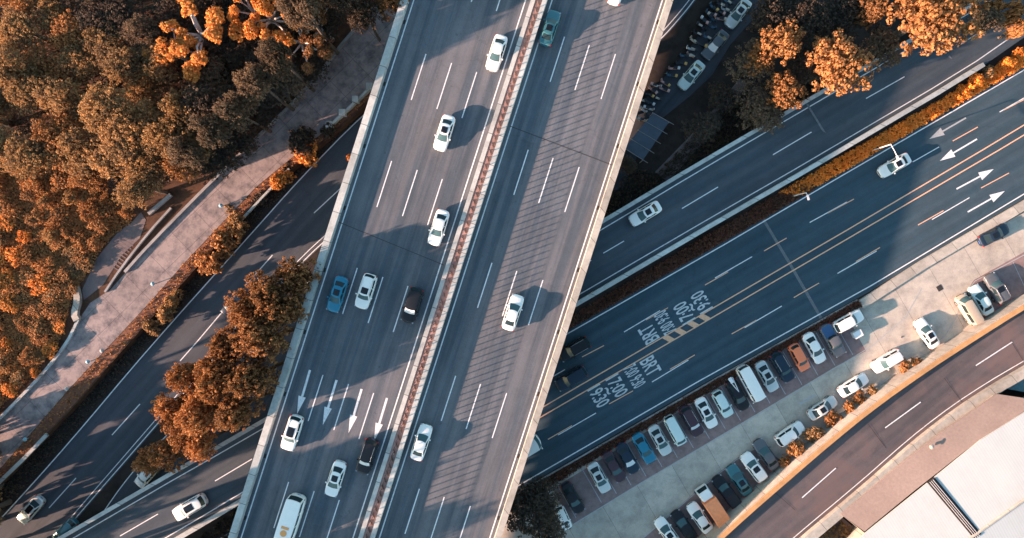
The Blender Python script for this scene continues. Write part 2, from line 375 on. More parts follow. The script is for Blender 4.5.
# ------------------------------------------------------------------ parking lot
LOT = [(330, 860), (440, 640), (485, 530), (497, 512), (560, 474), (700, 393), (866, 300), (926, 268), (1024, 212), (1150, 138), (1150, 260), (1024, 318), (925, 380), (870, 418), (820, 460), (765, 505), (700, 562), (640, 630), (520, 790), (450, 900)]
poly('parking_lot', LOT, .02, M['lot'])
bay1 = [(548, 490), (575, 505), (600, 520.5), (868, 343), (905, 300), (872, 312), (840, 323), (700, 402), (600, 458)]
bay1 = [(552, 489), (573, 524), (640, 483), (760, 412), (835, 367), (866, 351), (846, 314), (700, 399)]
poly('parking_bays', bay1, .028, M['bay'])
bay2 = [(643, 538), (700, 488), (737, 458), (762, 446), (782, 461), (785, 478), (735, 522), (690, 570), (640, 580)]
poly('parking_bays', bay2, .028, M['bay'])
bay3 = [(966, 292), (974, 280), (1024, 252), (1060, 234), (1075, 270), (1024, 300), (978, 328)]
poly('parking_bays', bay3, .028, M['bay'])
pm = Marks(.004)
ux, uy = .866, -.5
bayline_c = [591.5, 606.5, 621, 636, 652, 667.5, 683.5, 699.5, 715.5, 730.5, 745, 760, 775.5, 792, 808, 825, 843]
for bx in [566] + bayline_c:
    y0 = interp([(548, 489), (700, 399), (846, 314)], bx - 9); a = (bx - 9, y0 + 1); pm.line([a, (a[0] + 19, a[1] + 33)], .10, .028)
pm.line([(574, 524), (640, 483.5), (760, 413), (835, 368), (872, 346), (905, 318), (922, 288)], .12, .028)
pm.line([(640, 541), (700, 489), (737, 459), (749, 456), (762, 460), (790, 452), (858, 400), (925, 350), (945, 336), (957, 316), (960, 300), (975, 281), (1024, 255), (1080, 226)], .12, .028)
for a, b in [((1013, 262), (1028, 294)), ((716, 476), (742, 508)), ((731, 464), (757, 497)), ((747, 458), (772, 484))]: pm.line([a, b], .09, .028)
pm.line([(800, 404), (815, 395)], .3, .022)
pm.build('bay_marking', M['faint'])
# ================================================================== RAISED LEFT BANK
ZP = 1.6
HB = [(520, -60), (400, 40), (393, 80), (345, 124), (256, 200), (196, 268), (121, 352), (78, 402), (44, 438), (0, 484), (-150, 650), (-700, 900), (-700, -500), (700, -500)]
poly('embankment', HB, ZP, M['hill'], skirt=ZP + .5)
PU = [(430, -70), (384, 0), (353.8, 30), (308.6, 88.6), (251.7, 143.8), (214, 180), (150, 245), (126, 272), (110, 290), (90, 303), (80, 318), (67, 345), (40, 378), (0, 419), (-120, 545)]
PL = [(470, 0), (377, 80), (327, 129), (256, 187), (187, 260), (150, 302), (109, 346), (70, 388), (0, 469), (-100, 580)]
def path_mat():
    m = conc_mat('path_slabs', (.31, .255, .24), dirt=.5, sc=1.6, dc=(.125, .112, .118)); t = m.node_tree; b = t.nodes['Principled BSDF']
    src = b.inputs['Base Color'].links[0].from_socket
    c = coords(t, R(-44)); br = N(t, 'ShaderNodeTexBrick'); t.links.new(c, br.inputs[0]); br.offset = 0
    for k, v in (('Scale', 1), ('Mortar Size', .035), ('Brick Width', 4.6), ('Row Height', 3.2), ('Mortar Smooth', .2)): br.inputs[k].default_value = v
    o = mixc(t, math_(t, 'MULTIPLY', br.outputs['Fac'], .6), src, (.05, .04, .04)); t.links.new(o, b.inputs['Base Color']); return m
M['slabs'] = path_mat()
poly('path', PU + PL[::-1], ZP + .02, M['slabs'])
poly('bank_strip', [(x, y + 1) for x, y in PL[1:]] + [(-120, 610)] + [(0, 482), (44, 436), (78, 400), (121, 350), (196, 266), (256, 198), (330, 134), (385, 84)], ZP + .012, M['soil'])
poly('concrete_lot', [(141, 212), (146, 220), (140, 238), (122, 255), (103, 285), (84, 300), (82, 290), (97, 258), (118, 232), (132, 222)], ZP + .03, M['path'])
cm = Marks(.02)
for i in range(9):
    x0 = 113 + i * 1.9; y0 = 266 - i * 3.0; cm.line([(x0 - 7, y0 - 4), (x0 + 5, y0 + 4)], .16, ZP + .02)
cm.build('step_edges', M['path'])
# kerb, wall and parapets along the path
def wall(name, pts, z, wd, h, mat, label, cat, group=None, parent=None, z0=0):
    P = [W(x, y, z) for x, y in pts]; L = []; Rr = []
    for i, p in enumerate(P):
        d = (P[min(i + 1, len(P) - 1)] - P[max(i - 1, 0)]); d.z = 0; d.normalize(); n = Vector((-d.y, d.x, 0)) * wd / 2
        L.append(p + n); Rr.append(p - n)
    o = ribbon_world(L, Rr, 0, 'R', z0, h, name, mat, parent)
    if not parent: tag(o, label, cat, group)
    return o
wall('kerb_wall', smooth_pl([(384, 0), (353.8, 30), (308.6, 88.6), (251.7, 143.8), (214, 180), (150, 245), (126, 272)], 1), ZP, .4, .4, M['conc_d'], 'long grey kerb wall between the wooded bank and the shaded upper path', 'wall')
wall('kerb_wall', smooth_pl([(80, 318), (67, 345), (40, 378), (0, 419), (-60, 480)], 1), ZP, .4, .35, M['conc'], 'low worn kerb wall bordering the shrubs at the lower path', 'wall')
wall('kerb_wall', smooth_pl([(172, 208), (150, 232), (122, 268), (106, 292)], 1), ZP, .3, .35, M['conc_d'], 'short pale wall beside the concrete steps and grey yard', 'wall')
wall('curved_wall', smooth_pl([(77, 287), (80, 300), (76, 314), (79, 320)], 1), ZP, .9, .6, M['cream'], 'short curved cream wall at the bend of the yard', 'wall')
wall('retaining_wall', smooth_pl([(150, 214), (172, 195)], 0), ZP, .5, .5, M['conc_d'], 'pale low wall strip above the steps at the foot of the wood', 'wall')
pw = thing('path_parapet', 'dim concrete parapet with square posts along the shaded path next to the overpass', 'parapet')
wall('wall', [(327, 131), (377, 84)], ZP, .35, .9, M['conc'], '', '', parent=pw)
for x, y in ((331, 126), (344, 114), (357, 101), (371, 88)):
    p = W(x, y, ZP); MB().box(p.x - .45, p.x + .45, p.y - .45, p.y + .45, ZP, ZP + 1.25).build('post', M['conc'], pw)
wall('roadside_wall', [(290, 169), (256, 205), (225, 238)], ZP, .3, .4, M['conc'], 'narrow kerb along the reddish strip by the round golden bush', 'wall')
wall('roadside_wall', [(48, 434), (25, 458), (0, 482), (-30, 512)], ZP, .5, .3, M['conc'], 'pale stone edging of the red strip at the lower left', 'wall')

# ================================================================== MAIN OVERPASS
ZM = 11.5
def mL(y): return 399 - .321 * (y - 15)
def mR(y): return 667 - .3195 * (y - 15)
ys = list(range(-420, 960, 60))
Ls = [W(mL(y), y, ZM) for y in ys]; Rs = [W(mR(y), y + 0, ZM) for y in ys]
# make the cross-sections perpendicular: shift right station upwards along the axis
def perp(Ls, Rs):
    out = []
    for i, l in enumerate(Ls):
        d = (Ls[min(i + 1, len(Ls) - 1)] - Ls[max(i - 1, 0)]).normalized(); n = Vector((d.y, -d.x, 0))
        if (Rs[i] - l).dot(n) < 0: n = -n
        out.append(l + n * (Rs[i] - l).dot(n) + Vector((0, 0, Rs[i].z - l.z)))
    return out
Rs = perp(Ls, Rs)
op = thing('overpass', 'wide eight-lane concrete overpass crossing above every other road', 'overpass')
K = .1258
ribbon_world(Ls, Rs, 0, 'R', -1.3, 0, 'deck', M['deck'], op)
o = ribbon_world(Ls, Rs, -.12, .75, -.7, 1.02, 'parapet', M['conc'], op); o['label'] = 'grey left parapet of the overpass'
o = ribbon_world(Ls, Rs, (.74,), (-.12,), -.7, .92, 'parapet', M['cream'], op); o['label'] = 'sunlit cream right parapet'
ribbon_world(Ls, Rs, 127.5 * K, 132 * K, .0, .75, 'median_barrier', M['conc'], op)
ribbon_world(Ls, Rs, 132 * K, 139.5 * K, .0, .68, 'median_planter', M['median'], op)
ribbon_world(Ls, Rs, 139.5 * K, 144 * K, .0, 1.38, 'median_barrier', M['conc'], op)
ribbon_world(Ls, Rs, 1.02, 1.10, .93, 1.05, 'drain_rail', M['grey_metal'], op) if False else None
# edge and lane lines
mm = Marks(.006)
def mx(off, y): return mL(y) + off
def mline(off, y0, y1, wd=.15): mm.line([(mx(off, y0), y0), (mx(off, y1), y1)], wd, ZM)
for off in (10, 121.8, 148.3, 258.6): mline(off, -420, 940, .16)
for k in range(-4, 9):
    for off, ys0 in ((39.5, 54), (68, 63), (96, 72)):
        y0 = ys0 + k * 107; mline(off, y0, y0 + 46, .14)
    for off, ys0 in ((172.5, 36.8), (200, 45), (229, 54)):
        y0 = ys0 + k * 113; mline(off, y0, y0 + 45, .14)
for a, b in [((310, 370), (297, 414)), ((336.6, 380), (322.8, 425)), ((361.6, 389), (348.5, 433)), ((387, 398), (374, 441))]:
    mm.arrow(a, b, ZM, .3, .5, 2.4)
mm.build('lane_marking', M['white'], op)
for ja, jb in [((mL(222) + 6, 222), (mL(262) + 124, 265)), ((mL(125) + 146, 126), (mL(168) + 262, 165))]:
    jm = Marks(.012); jm.line([ja, jb], .10, ZM); jm.build('expansion_joint', M['joint_f'], op)
for dy in range(-40, 620, 62):
    for off in (7.6, 262.5 - 1.6):
        q = W(mx(off, dy), dy, ZM + .01); MB().box(-.28, .28, -.13, .13, 0, .012).build('drain_grate', M['joint'], op).matrix_world = Matrix.Translation(q) @ Matrix.Rotation(R(ROAD_A), 4, 'Z')
# anti-glare posts in the median, one a metre
post = MB(); post.box(-.055, .055, -.02, .02, .68, 3.2)
m45 = Matrix.Rotation(R(35), 4, 'Z'); post.box(-.36, .36, -.03, .03, .68, .86, m45)
pme = post.me('glare_post', M['dark_metal'])
d0 = (Ls[-1] - Ls[0]).normalized(); nrm = (Rs[0] - Ls[0]).normalized()
tot = (Ls[-1] - Ls[0]).length; c0 = W(mL(580), 580, ZM)
for i in range(98):
    p = c0 - d0 * (i * .98) + nrm * (135.8 * K)
    q = mobj('glare_post', pme, None, op); q.location = p; q.rotation_euler = (0, 0, math.atan2(d0.y, d0.x))
# piers
for yy in (-250, -60, 110, 232, 395, 560, 760):
    for off in (60, 205):
        if yy in (110, 232, 395): pass
        c = W(mx(off, yy), yy, ZM)
        if 60 < yy < 560 and off == 205 and yy > 300: c = W(mx(120, yy), yy, ZM)
        pb = MB(); pb.tube([(c.x, c.y, 0), (c.x, c.y, 8.6), (c.x, c.y, ZM - 1.3)], [.9, .9, 1.6], 12); pb.build('pier', M['conc_d'], op)
# ================================================================== MIDDLE FLYOVER
MU = [(-260, 724), (-60, 607), (59, 537), (163.6, 476), (235, 435.5), (602, 220), (690, 167), (891, 50), (1024, -28), (1200, -132)]
ML_ = [(-200, 757), (60, 608), (182, 538), (242, 502), (574, 307), (726, 218.5), (805, 173), (971, 75), (1024, 38), (1200, -78)]
def zmid(x):
    t = max(0, min(1, (x - 610) / 440)); return 5.6 - 5.2 * t
Lm = []; Rm = []
for x in range(-200, 1181, 46):
    z = zmid(x + 18); l = W(x, interp(MU, x), z); xr = x + 33; r = W(xr, interp(ML_, xr), z); Lm.append(l); Rm.append(r)
Rm = perp(Lm, Rm)
fl = thing('flyover', 'two-lane flyover running diagonally beneath the wide overpass', 'overpass')
ribbon_world(Lm, Rm, 0, 'R', -1.1, 0, 'deck', M['mid'], fl)
ribbon_world(Lm, Rm, -.05, .5, -.7, .95, 'parapet', M['conc'], fl)
ncut = [i for i, p in enumerate(Lm) if -200 + 46 * i <= 960]
ribbon_world([Lm[i] for i in ncut], [Rm[i] for i in ncut], (.55,), (-.05,), -.7, .95, 'parapet', M['conc'], fl)
fmk = Marks(.006)
def off_line(L_, R_, a, wd, i0=0, i1=None):
    pts = []
    for l, r in list(zip(L_, R_))[i0:i1]:
        d = r - l; u = d / d.length; p = (l if a >= 0 else r) + u * a; pts.append(p)
    v = []
    for i, p in enumerate(pts):
        d = (pts[min(i + 1, len(pts) - 1)] - pts[max(i - 1, 0)]); d.z = 0; d.normalize(); n = Vector((-d.y, d.x, 0)) * wd / 2
        v += [p - n + Vector((0, 0, .006)), p + n + Vector((0, 0, .006))]
    return v, [(2 * i, 2 * i + 2, 2 * i + 3, 2 * i + 1) for i in range(len(pts) - 1)]
fmk.mb.add(*off_line(Lm, Rm, 1.15, .14)); fmk.mb.add(*off_line(Lm, Rm, -1.15, .14))
for a, b in [((773, 154.7), (811.5, 132)), ((682, 208.5), (718, 187)), ((590, 261), (624, 241)), ((961.5, 43.5), (980, 32)), ((866, 98.5), (904.5, 76.7)), ((120, 536), (158, 514)), ((215, 481), (252, 459)), ((25, 592), (62, 570))]:
    fmk.line([a, b], .13, zmid)
fmk.build('lane_marking', M['white'], fl)
for jp in ([(807, 104), (821, 127), (834, 148)], [(949, 56), (962, 76)]):
    jf = Marks(.009); jf.line(jp, .3, zmid); jf.build('expansion_joint', M['mid_d'], fl)
for x in (-120, 60, 180, 420, 560, 660, 745):
    z = zmid(x); y = (interp(MU, x) + interp(ML_, x + 33)) / 2; c = W(x + 17, y, z)
    if 260 < x < 545: continue
    MB().tube([(c.x, c.y, 0), (c.x, c.y, z - 1.0)], .7, 12).build('pier', M['conc_d'], fl)
# ================================================================== CURVED RAMP LOWER RIGHT
def ZR(x): return 3.0 - 0.9 * max(0, min(1, (x - 730) / 230))
RI = smooth_pl([(380, 1000), (560, 720), (640, 620), (700, 556), (719, 538), (752, 508), (788, 477), (820, 449), (870, 408), (925, 369), (984, 331), (1024, 306), (1080, 275), (1180, 215)], 1)
RO = smooth_pl([(440, 1040), (620, 740), (700, 640), (745, 585), (800, 537), (866, 482), (914, 440), (965, 401), (1024, 364), (1080, 334), (1180, 280)], 1)
from bisect import bisect
Lr = []; Rr_ = []
for i in range(-14, 34):
    x = 640 + i * 16.5; y = interp(RI, x); xr = x + 38; Lr.append(W(x, y, ZR(x))); Rr_.append(W(xr, interp(RO, xr), ZR(x)))
Rr2 = perp(Lr, Rr_)
rp = thing('ramp', 'curved reddish one-way ramp with parapet topped in painted-on sunlit orange beside the parking lot', 'ramp')
ribbon_world(Lr, Rr2, -.3, 'R', -1.0, 0, 'deck', M['red'], rp)
ribbon_world(Lr, Rr2, -.75, -.28, -3.0, .80, 'parapet', M['cream'], rp)
ribbon_world(Lr, Rr2, -.62, .05, .80, .92, 'coping', M['sunlit_ochre'], rp)  # band coloured like the parapet's sunlit inner side
ribbon_world(Lr, Rr2, (.02,), (-1.3,), -1.2, .80, 'parapet', M['cream'], rp)
def ZRM(x): return ZR(x - 19)
rmk = Marks(.045)
for a, b in [((802, 497.6), (835.7, 468)), ((885, 427.8), (920.5, 402)), ((975.7, 365.5), (1012, 342)), ((722, 577), (750, 548))]: rmk.line([a, b], .16, ZRM)
rmk.mb.add(*off_line(Lr, Rr2, -.55, .12))
rmk.build('lane_marking', M['white'], rp)
for a, b in [((944, 378), (962, 402)), ((795, 510), (770, 488)), ((868, 424), (886, 448)), ((1010, 340), (1024, 362))]:
    jr = Marks(.04); jr.line([a, b], .06, ZRM); jr.build('expansion_joint', M['joint'], rp)
for x in (700, 790):
    y = (interp(RI, x) + interp(RO, x + 38)) / 2; c = W(x + 19, y, ZR(x)); MB().tube([(c.x, c.y, 0), (c.x, c.y, ZR(x) - .9)], .6, 12).build('pier', M['conc_d'], rp)
# strip + retaining wall between bus road and lot, right part
wall('boundary_wall', [(860, 304.5), (922, 264.5), (1022, 206), (1150, 131)], .02, 1.35, .45, M['cream'], 'wide sunlit cream wall between the bus road and the parking lot', 'wall')
wall('boundary_kerb', [(505, 500), (620, 434), (720, 376), (857, 300)], .02, .22, .18, M['conc_d'], 'thin kerb along the brown hedge above the parked row', 'kerb')
# ================================================================== WAREHOUSE lower right
ZB = 8.0
bd = thing('warehouse', 'large warehouse with white ribbed roof and tan lean-to strip', 'building', (0, 0, 0))
def roofpoly(name, pts, mat, th=.25):
    P = [W(x, y, z) for x, y, z in pts]; tris = tessellate_polygon([[Vector((p.x, p.y, 0)) for p in P]]); n = len(P); v = [tuple(p) for p in P] + [(p.x, p.y, p.z - th) for p in P]; f = []
    for a, b, c in tris:
        s = (P[b] - P[a]).cross(P[c] - P[a]).z > 0; f.append((a, b, c) if s else (a, c, b))
    for i in range(n): f.append((i, i + n, (i + 1) % n + n, (i + 1) % n))
    return mobj(name, mesh(name, v, f, mat), None, bd)
def rib_mat():
    m, t, b = mat_new('ribbed_white_roof'); c = coords(t, R(-30)); wv = N(t, 'ShaderNodeTexWave'); wv.inputs['Scale'].default_value = .85; wv.inputs['Distortion'].default_value = .05
    t.links.new(c, wv.inputs[0]); n = noise(t, coords(t), .25, 5, .7)
    sm_ = N(t, 'ShaderNodeMapping'); sm_.inputs['Scale'].default_value = (1.2, .08, 1); t.links.new(c, sm_.inputs[0]); n2 = noise(t, sm_.outputs[0], 1, 4, .7)
    o = mixc(t, mapr(t, wv.outputs['Fac'], .0, .5, .0, 1), (.44, .49, .475), (.49, .53, .515)); o = mixc(t, mapr(t, n, .45, .75, 0, .3), o, (.38, .37, .34)); o = mixc(t, mapr(t, n2, .5, .8, 0, .3), o, (.38, .39, .38))
    t.links.new(o, b.inputs['Base Color']); b.inputs['Roughness'].default_value = .5; bump(t, b, wv.outputs['Fac'], .01, .15); return m
M['rib'] = rib_mat(); M['tan'] = conc_mat('tan_roof', (.28, .22, .19), dirt=.12, sc=.5)
def roofloft(name, A, B_, mat, th=.25):
    A = [W(*p) for p in A]; B_ = [W(*p) for p in B_]; n = len(A); v = A + B_ + [p - Vector((0, 0, th)) for p in A + B_]; f = []
    for i in range(n - 1): f += [(i, n + i, n + i + 1, i + 1), (2 * n + i, 3 * n + i + 1 - 1, 3 * n + i + 1, 2 * n + i + 1)[::-1], (i, i + 1, 2 * n + i + 1, 2 * n + i), (n + i + 1, n + i, 3 * n + i, 3 * n + i + 1)]
    f += [(0, 2 * n, 3 * n, n), (n - 1, 2 * n - 1, 4 * n - 1, 3 * n - 1)]
    return mobj(name, mesh(name, v, f, mat), None, bd)
roofloft('lean_to_roof', [(840.5, 514, 3.6), (890, 473, 3.6), (942, 432, 3.6), (997, 394, 3.6)], [(864.5, 531.5, 4.8), (914, 491, 4.8), (965, 451, 4.8), (1040, 400.5, 4.8)], M['tan'])
roofloft('main_roof', [(845, 551, 5.0), (866, 533, 5.0), (925, 485.5, 5.0), (981, 440, 5.0), (1027, 411, 5.0), (1112, 362, 5.0)], [(886, 600, 6.2), (912, 579, 6.2), (976, 534, 6.2), (1028, 497, 6.2), (1080, 462, 6.2), (1200, 380, 6.2)], M['rib'])
roofloft('main_roof', [(886, 600, 6.2), (912, 579, 6.2), (976, 534, 6.2), (1028, 497, 6.2), (1080, 462, 6.2), (1200, 380, 6.2)], [(980, 740, 5.0), (1010, 720, 5.0), (1080, 670, 5.0), (1140, 630, 5.0), (1200, 590, 5.0), (1330, 500, 5.0)], M['rib'])
rb = MB()
rb.tube([W(x, y, 6.22) for x, y in ((886, 600), (912, 579), (976, 534), (1028, 497), (1080, 462), (1200, 380))], .2, 6)
rb.build('ridge_cap', M['cream'], bd)
def quadstrip(a, b, wd, z0, z1):
    p, q = W(*a, z0), W(*b, z1); d = (q - p); d.z = 0; d.normalize(); n = Vector((-d.y, d.x, 0)) * wd / 2; return p, q, n
p, q, n = quadstrip((931.5, 480.5), (978, 536.5), 1.25, 5.1, 6.3)
g = MB(); up = Vector((0, 0, .12)); g.add([p - n, q - n, q + n, p + n, p - n - up * 3, q - n - up * 3, q + n - up * 3, p + n - up * 3], [(0, 1, 2, 3), (0, 4, 5, 1), (2, 6, 7, 3), (3, 7, 4, 0), (1, 5, 6, 2)])
sl = g.build('roof_vent', M['joint'], bd)
rl = MB()
for t in (-.55, -.1, .35):
    rl.tube([p + n * t + up * .5, q + n * t + up * .5], .05, 6)
rl.build('vent_rail', M['grey_metal'], sl)
# walls
wp = [(842, 515), (996, 396), (1038, 404), (1100, 372), (1400, 600), (1010, 760), (890, 618), (849, 553), (866, 534)]
P = [W(x, y, 3.6) for x, y in wp]; P2 = [Vector((p.x, p.y, 0)) for p in P]; P = [Vector((p.x, p.y, 3.5)) for p in P]
mobj('wall', mesh('wall', P + P2, [(i, (i + 1) % 9, (i + 1) % 9 + 9, i + 9) for i in range(9)], M['cream']), None, bd)
shd = thing('lean_to_shed', 'dark teal low roof beside the warehouse at the right edge', 'shed')
q_ = [W(1003, 388, 2), W(1030, 370, 2), (W(1070, 385, 2)), W(1045, 396, 2)]
MB().add(q_ + [p - Vector((0, 0, .15)) for p in q_], [(3, 2, 1, 0), (4, 5, 6, 7), (0, 1, 5, 4), (1, 2, 6, 5), (2, 3, 7, 6), (3, 0, 4, 7)]).build('roof', simple('teal_roof', (.10, .20, .22), .6, var=.2), shd)
q2 = [p * 1 for p in q_]; MB().add([Vector((p.x, p.y, 1.84)) for p in q_] + [Vector((p.x, p.y, 0)) for p in q_], [(0, 1, 5, 4), (1, 2, 6, 5), (2, 3, 7, 6), (3, 0, 4, 7)]).build('wall', M['conc_d'], shd)
vt = thing('roof_vent', 'small round metal vent cap on the tan roof strip', 'vent', W(931, 446.5, 4.15)); vt.scale = (.7, .7, .55)
MB().tube([(0, 0, -.2), (0, 0, .4)], .25, 10).build('pipe', M['cream'], vt); MB().tube([(0, 0, .4), (0, 0, .5), (0, 0, .62)], [.5, .45, .1], 12).build('cap', M['cream'], vt)
poly('yard', [(820, 530), (838, 514), (875, 545), (860, 580), (780, 580)], .5, M['path'], skirt=.5)
# ================================================================== VEHICLES
def patch(mb, P00, P10, P11, P01, nu=5, nv=4, bulge=(0, 0, 0), u0=0, u1=1, v0=0, v1=1, off=0, flip=False):
    P00, P10, P11, P01 = map(Vector, (P00, P10, P11, P01)); nn = (P10 - P00).cross(P01 - P00).normalized(); B = Vector(bulge)
    if flip: nn = -nn
    v = []
    for j in range(nv + 1):
        for i in range(nu + 1):
            u = u0 + (u1 - u0) * i / nu; t = v0 + (v1 - v0) * j / nv
            p = P00 * (1 - u) * (1 - t) + P10 * u * (1 - t) + P11 * u * t + P01 * (1 - u) * t
            p = p + B * (4 * u * (1 - u)) * 1.0 + nn * off; v.append(p)
    f = []
    for j in range(nv):
        for i in range(nu):
            a = j * (nu + 1) + i; q = (a, a + 1, a + nu + 2, a + nu + 1); f.append(q if not flip else q[::-1])
    mb.add(v, f)
def prof(tab, t):
    for (a, b), (c, d) in zip(tab, tab[1:]):
        if a <= t <= c: return b + (d - b) * (t - a) / (c - a)
    return tab[-1][1]
PLAN = [(-1, .40), (-.99, .56), (-.965, .74), (-.93, .84), (-.88, .91), (-.75, .97), (-.45, 1), (.4, 1), (.7, .975), (.82, .93), (.88, .875), (.92, .80), (.95, .70), (.975, .56), (.99, .43), (1, .28)]
TYPES = {
 'sedan': dict(L=4.85, W=1.85, H=1.46, cowl=.215, rf=.04, rr=-.20, rb=-.375, belt=.93, top=[(-1, .80), (-.96, .97), (-.8, 1.0), (-.5, .96), (.35, .92), (.6, .84), (.85, .74), (.95, .66), (1, .52)]),
 'suv': dict(L=4.75, W=1.92, H=1.70, cowl=.21, rf=.08, rr=-.385, rb=-.465, belt=1.08, top=[(-1, .9), (-.97, 1.08), (.4, 1.07), (.65, 1.02), (.88, .94), (.96, .84), (1, .6)]),
 'hatch': dict(L=4.25, W=1.78, H=1.52, cowl=.24, rf=.10, rr=-.36, rb=-.455, belt=.95, top=[(-1, .8), (-.97, .96), (.45, .93), (.7, .86), (.9, .76), (.97, .66), (1, .5)]),
 'mpv': dict(L=4.75, W=1.80, H=1.88, cowl=.40, rf=.27, rr=-.455, rb=-.485, belt=1.10, top=[(-1, .9), (-.98, 1.1), (.75, 1.08), (.9, 1.0), (.97, .85), (1, .6)]),
 'minibus': dict(L=7.0, W=2.4, H=2.65, cowl=.465, rf=.415, rr=-.465, rb=-.49, belt=1.35, top=[(-1, 1.1), (-.99, 1.34), (.9, 1.34), (.97, 1.25), (1, .9)]),
 'pickup': dict(L=5.15, W=1.86, H=1.75, cowl=.22, rf=.11, rr=-.10, rb=-.135, belt=1.08, top=[(-1, 1.0), (-.98, 1.04), (.4, 1.05), (.65, 1.0), (.88, .92), (.96, .82), (1, .6)]),
}
def body_mesh(T, mat):
    L, Wd = T['L'], T['W']; ts = [-1, -.99, -.965, -.93, -.88, -.75, -.5, -.2, .1, .35, .5, .6, .7, .78, .82, .85, .88, .92, .95, .975, .99, 1]; v = []; n = 0; z0 = .24
    for t in ts:
        w_ = prof(PLAN, t) * Wd / 2; zt = prof(T['top'], t); zm = z0 + (zt - z0) * .45
        half = [(w_ * .90, z0), (w_ * .985, z0 + .08), (w_, zm), (w_ * .985, zt - .13), (w_ * .94, zt - .035), (w_ * .84, zt), (w_ * .45, zt + .025)]
        ring = [(-y, z) for y, z in half][::1] + [(0, zt + .03)] + half[::-1]; n = len(ring)
        v += [(t * L / 2, y, z) for y, z in ring]
    f = []
    for i in range(len(ts) - 1):
        for k in range(n): f.append((i * n + k, i * n + (k + 1) % n, (i + 1) * n + (k + 1) % n, (i + 1) * n + k))
    f.append(tuple(range(n))); f.append(tuple(range((len(ts) - 1) * n, len(ts) * n))[::-1])
    mb = MB(); mb.add(v, f); cab_shell(mb, T)
    me = mb.me('body', mat, True)
    bm = bmesh.new(); bm.from_mesh(me); bmesh.ops.recalc_face_normals(bm, faces=[f for f in bm.faces]); bm.to_mesh(me); bm.free(); me.polygons.foreach_set('use_smooth', [True] * len(me.polygons))
    return me
def cab_pts(T):
    L, Wd, H = T['L'], T['W'], T['H']; wb = Wd / 2 * .93; wr = Wd / 2 * (.70 if H < 1.6 else .76 if H < 2 else .88); zb = T['belt'] - .04; zr = H - .03
    a, b, c, d = T['cowl'] * L, T['rf'] * L, T['rr'] * L, T['rb'] * L
    B = {'fl': (a, wb * .90, zb), 'fr': (a, -wb * .90, zb), 'rl': (d, wb * .90, zb), 'rr': (d, -wb * .90, zb)}
    Tt = {'fl': (b, wr * .93, zr), 'fr': (b, -wr * .93, zr), 'rl': (c, wr * .93, zr), 'rr': (c, -wr * .93, zr)}
    return B, Tt, wb, wr, zb, zr
def cab_shell(mb, T):
    B, Tt, wb, wr, zb, zr = cab_pts(T)
    patch(mb, B['fr'], B['fl'], Tt['fl'], Tt['fr'], 8, 3, (.14, 0, 0))
    patch(mb, B['rl'], B['rr'], Tt['rr'], Tt['rl'], 8, 3, (-.12, 0, 0))
    patch(mb, B['fl'], B['rl'], Tt['rl'], Tt['fl'], 8, 3, (0, .07, 0))
    patch(mb, B['rr'], B['fr'], Tt['fr'], Tt['rr'], 8, 3, (0, -.07, 0))
    # roof: grid that shares the bulged outline
    v = []; nu, nv = 8, 8
    for i in range(nu + 1):
        u = i / nu; x0 = Tt['fr'][0] + .14 * 4 * u * (1 - u) if 0 else 0
        for j in range(nv + 1):
            t = j / nv
            x = Tt['fl'][0] * (1 - t) + Tt['rl'][0] * t + (.14 * 4 * u * (1 - u)) * (1 - t) - (.12 * 4 * u * (1 - u)) * t
            y0 = (-Tt['fl'][1] - .07 * 4 * t * (1 - t)); y = y0 * (1 - u) - y0 * u
            z = zr + .075 * (4 * u * (1 - u)) ** .6 * (4 * t * (1 - t)) ** .5 * .8
            v.append((x, y, z))
    f = []
    for i in range(nu):
        for j in range(nv):
            a = i * (nv + 1) + j; f.append((a, a + nv + 1, a + nv + 2, a + 1))
    mb.add(v, f)
_cache = {}
PAINT = {}
def paint(name):
    C = dict(white=(.86, .84, .78), silver=(.60, .62, .58), mint=(.58, .70, .66), grey=(.13, .14, .15), black=(.014, .016, .02), navy=(.015, .03, .05), blue=(.01, .19, .29), teal=(.05, .17, .19), maroon=(.06, .035, .045), orange=(.90, .22, .085), beige=(.46, .38, .28), brown=(.12, .09, .08))
    if name not in PAINT:
        c = C[name]; dk_ = name in ('black', 'navy', 'maroon', 'grey'); PAINT[name] = simple('car_paint_' + name, c, .34 if dk_ else .28, .25 if name in ('silver', 'grey', 'blue', 'teal') else 0, .25 if dk_ else .5, coat=.12 if dk_ else .6, var=.03)
    return PAINT[name]
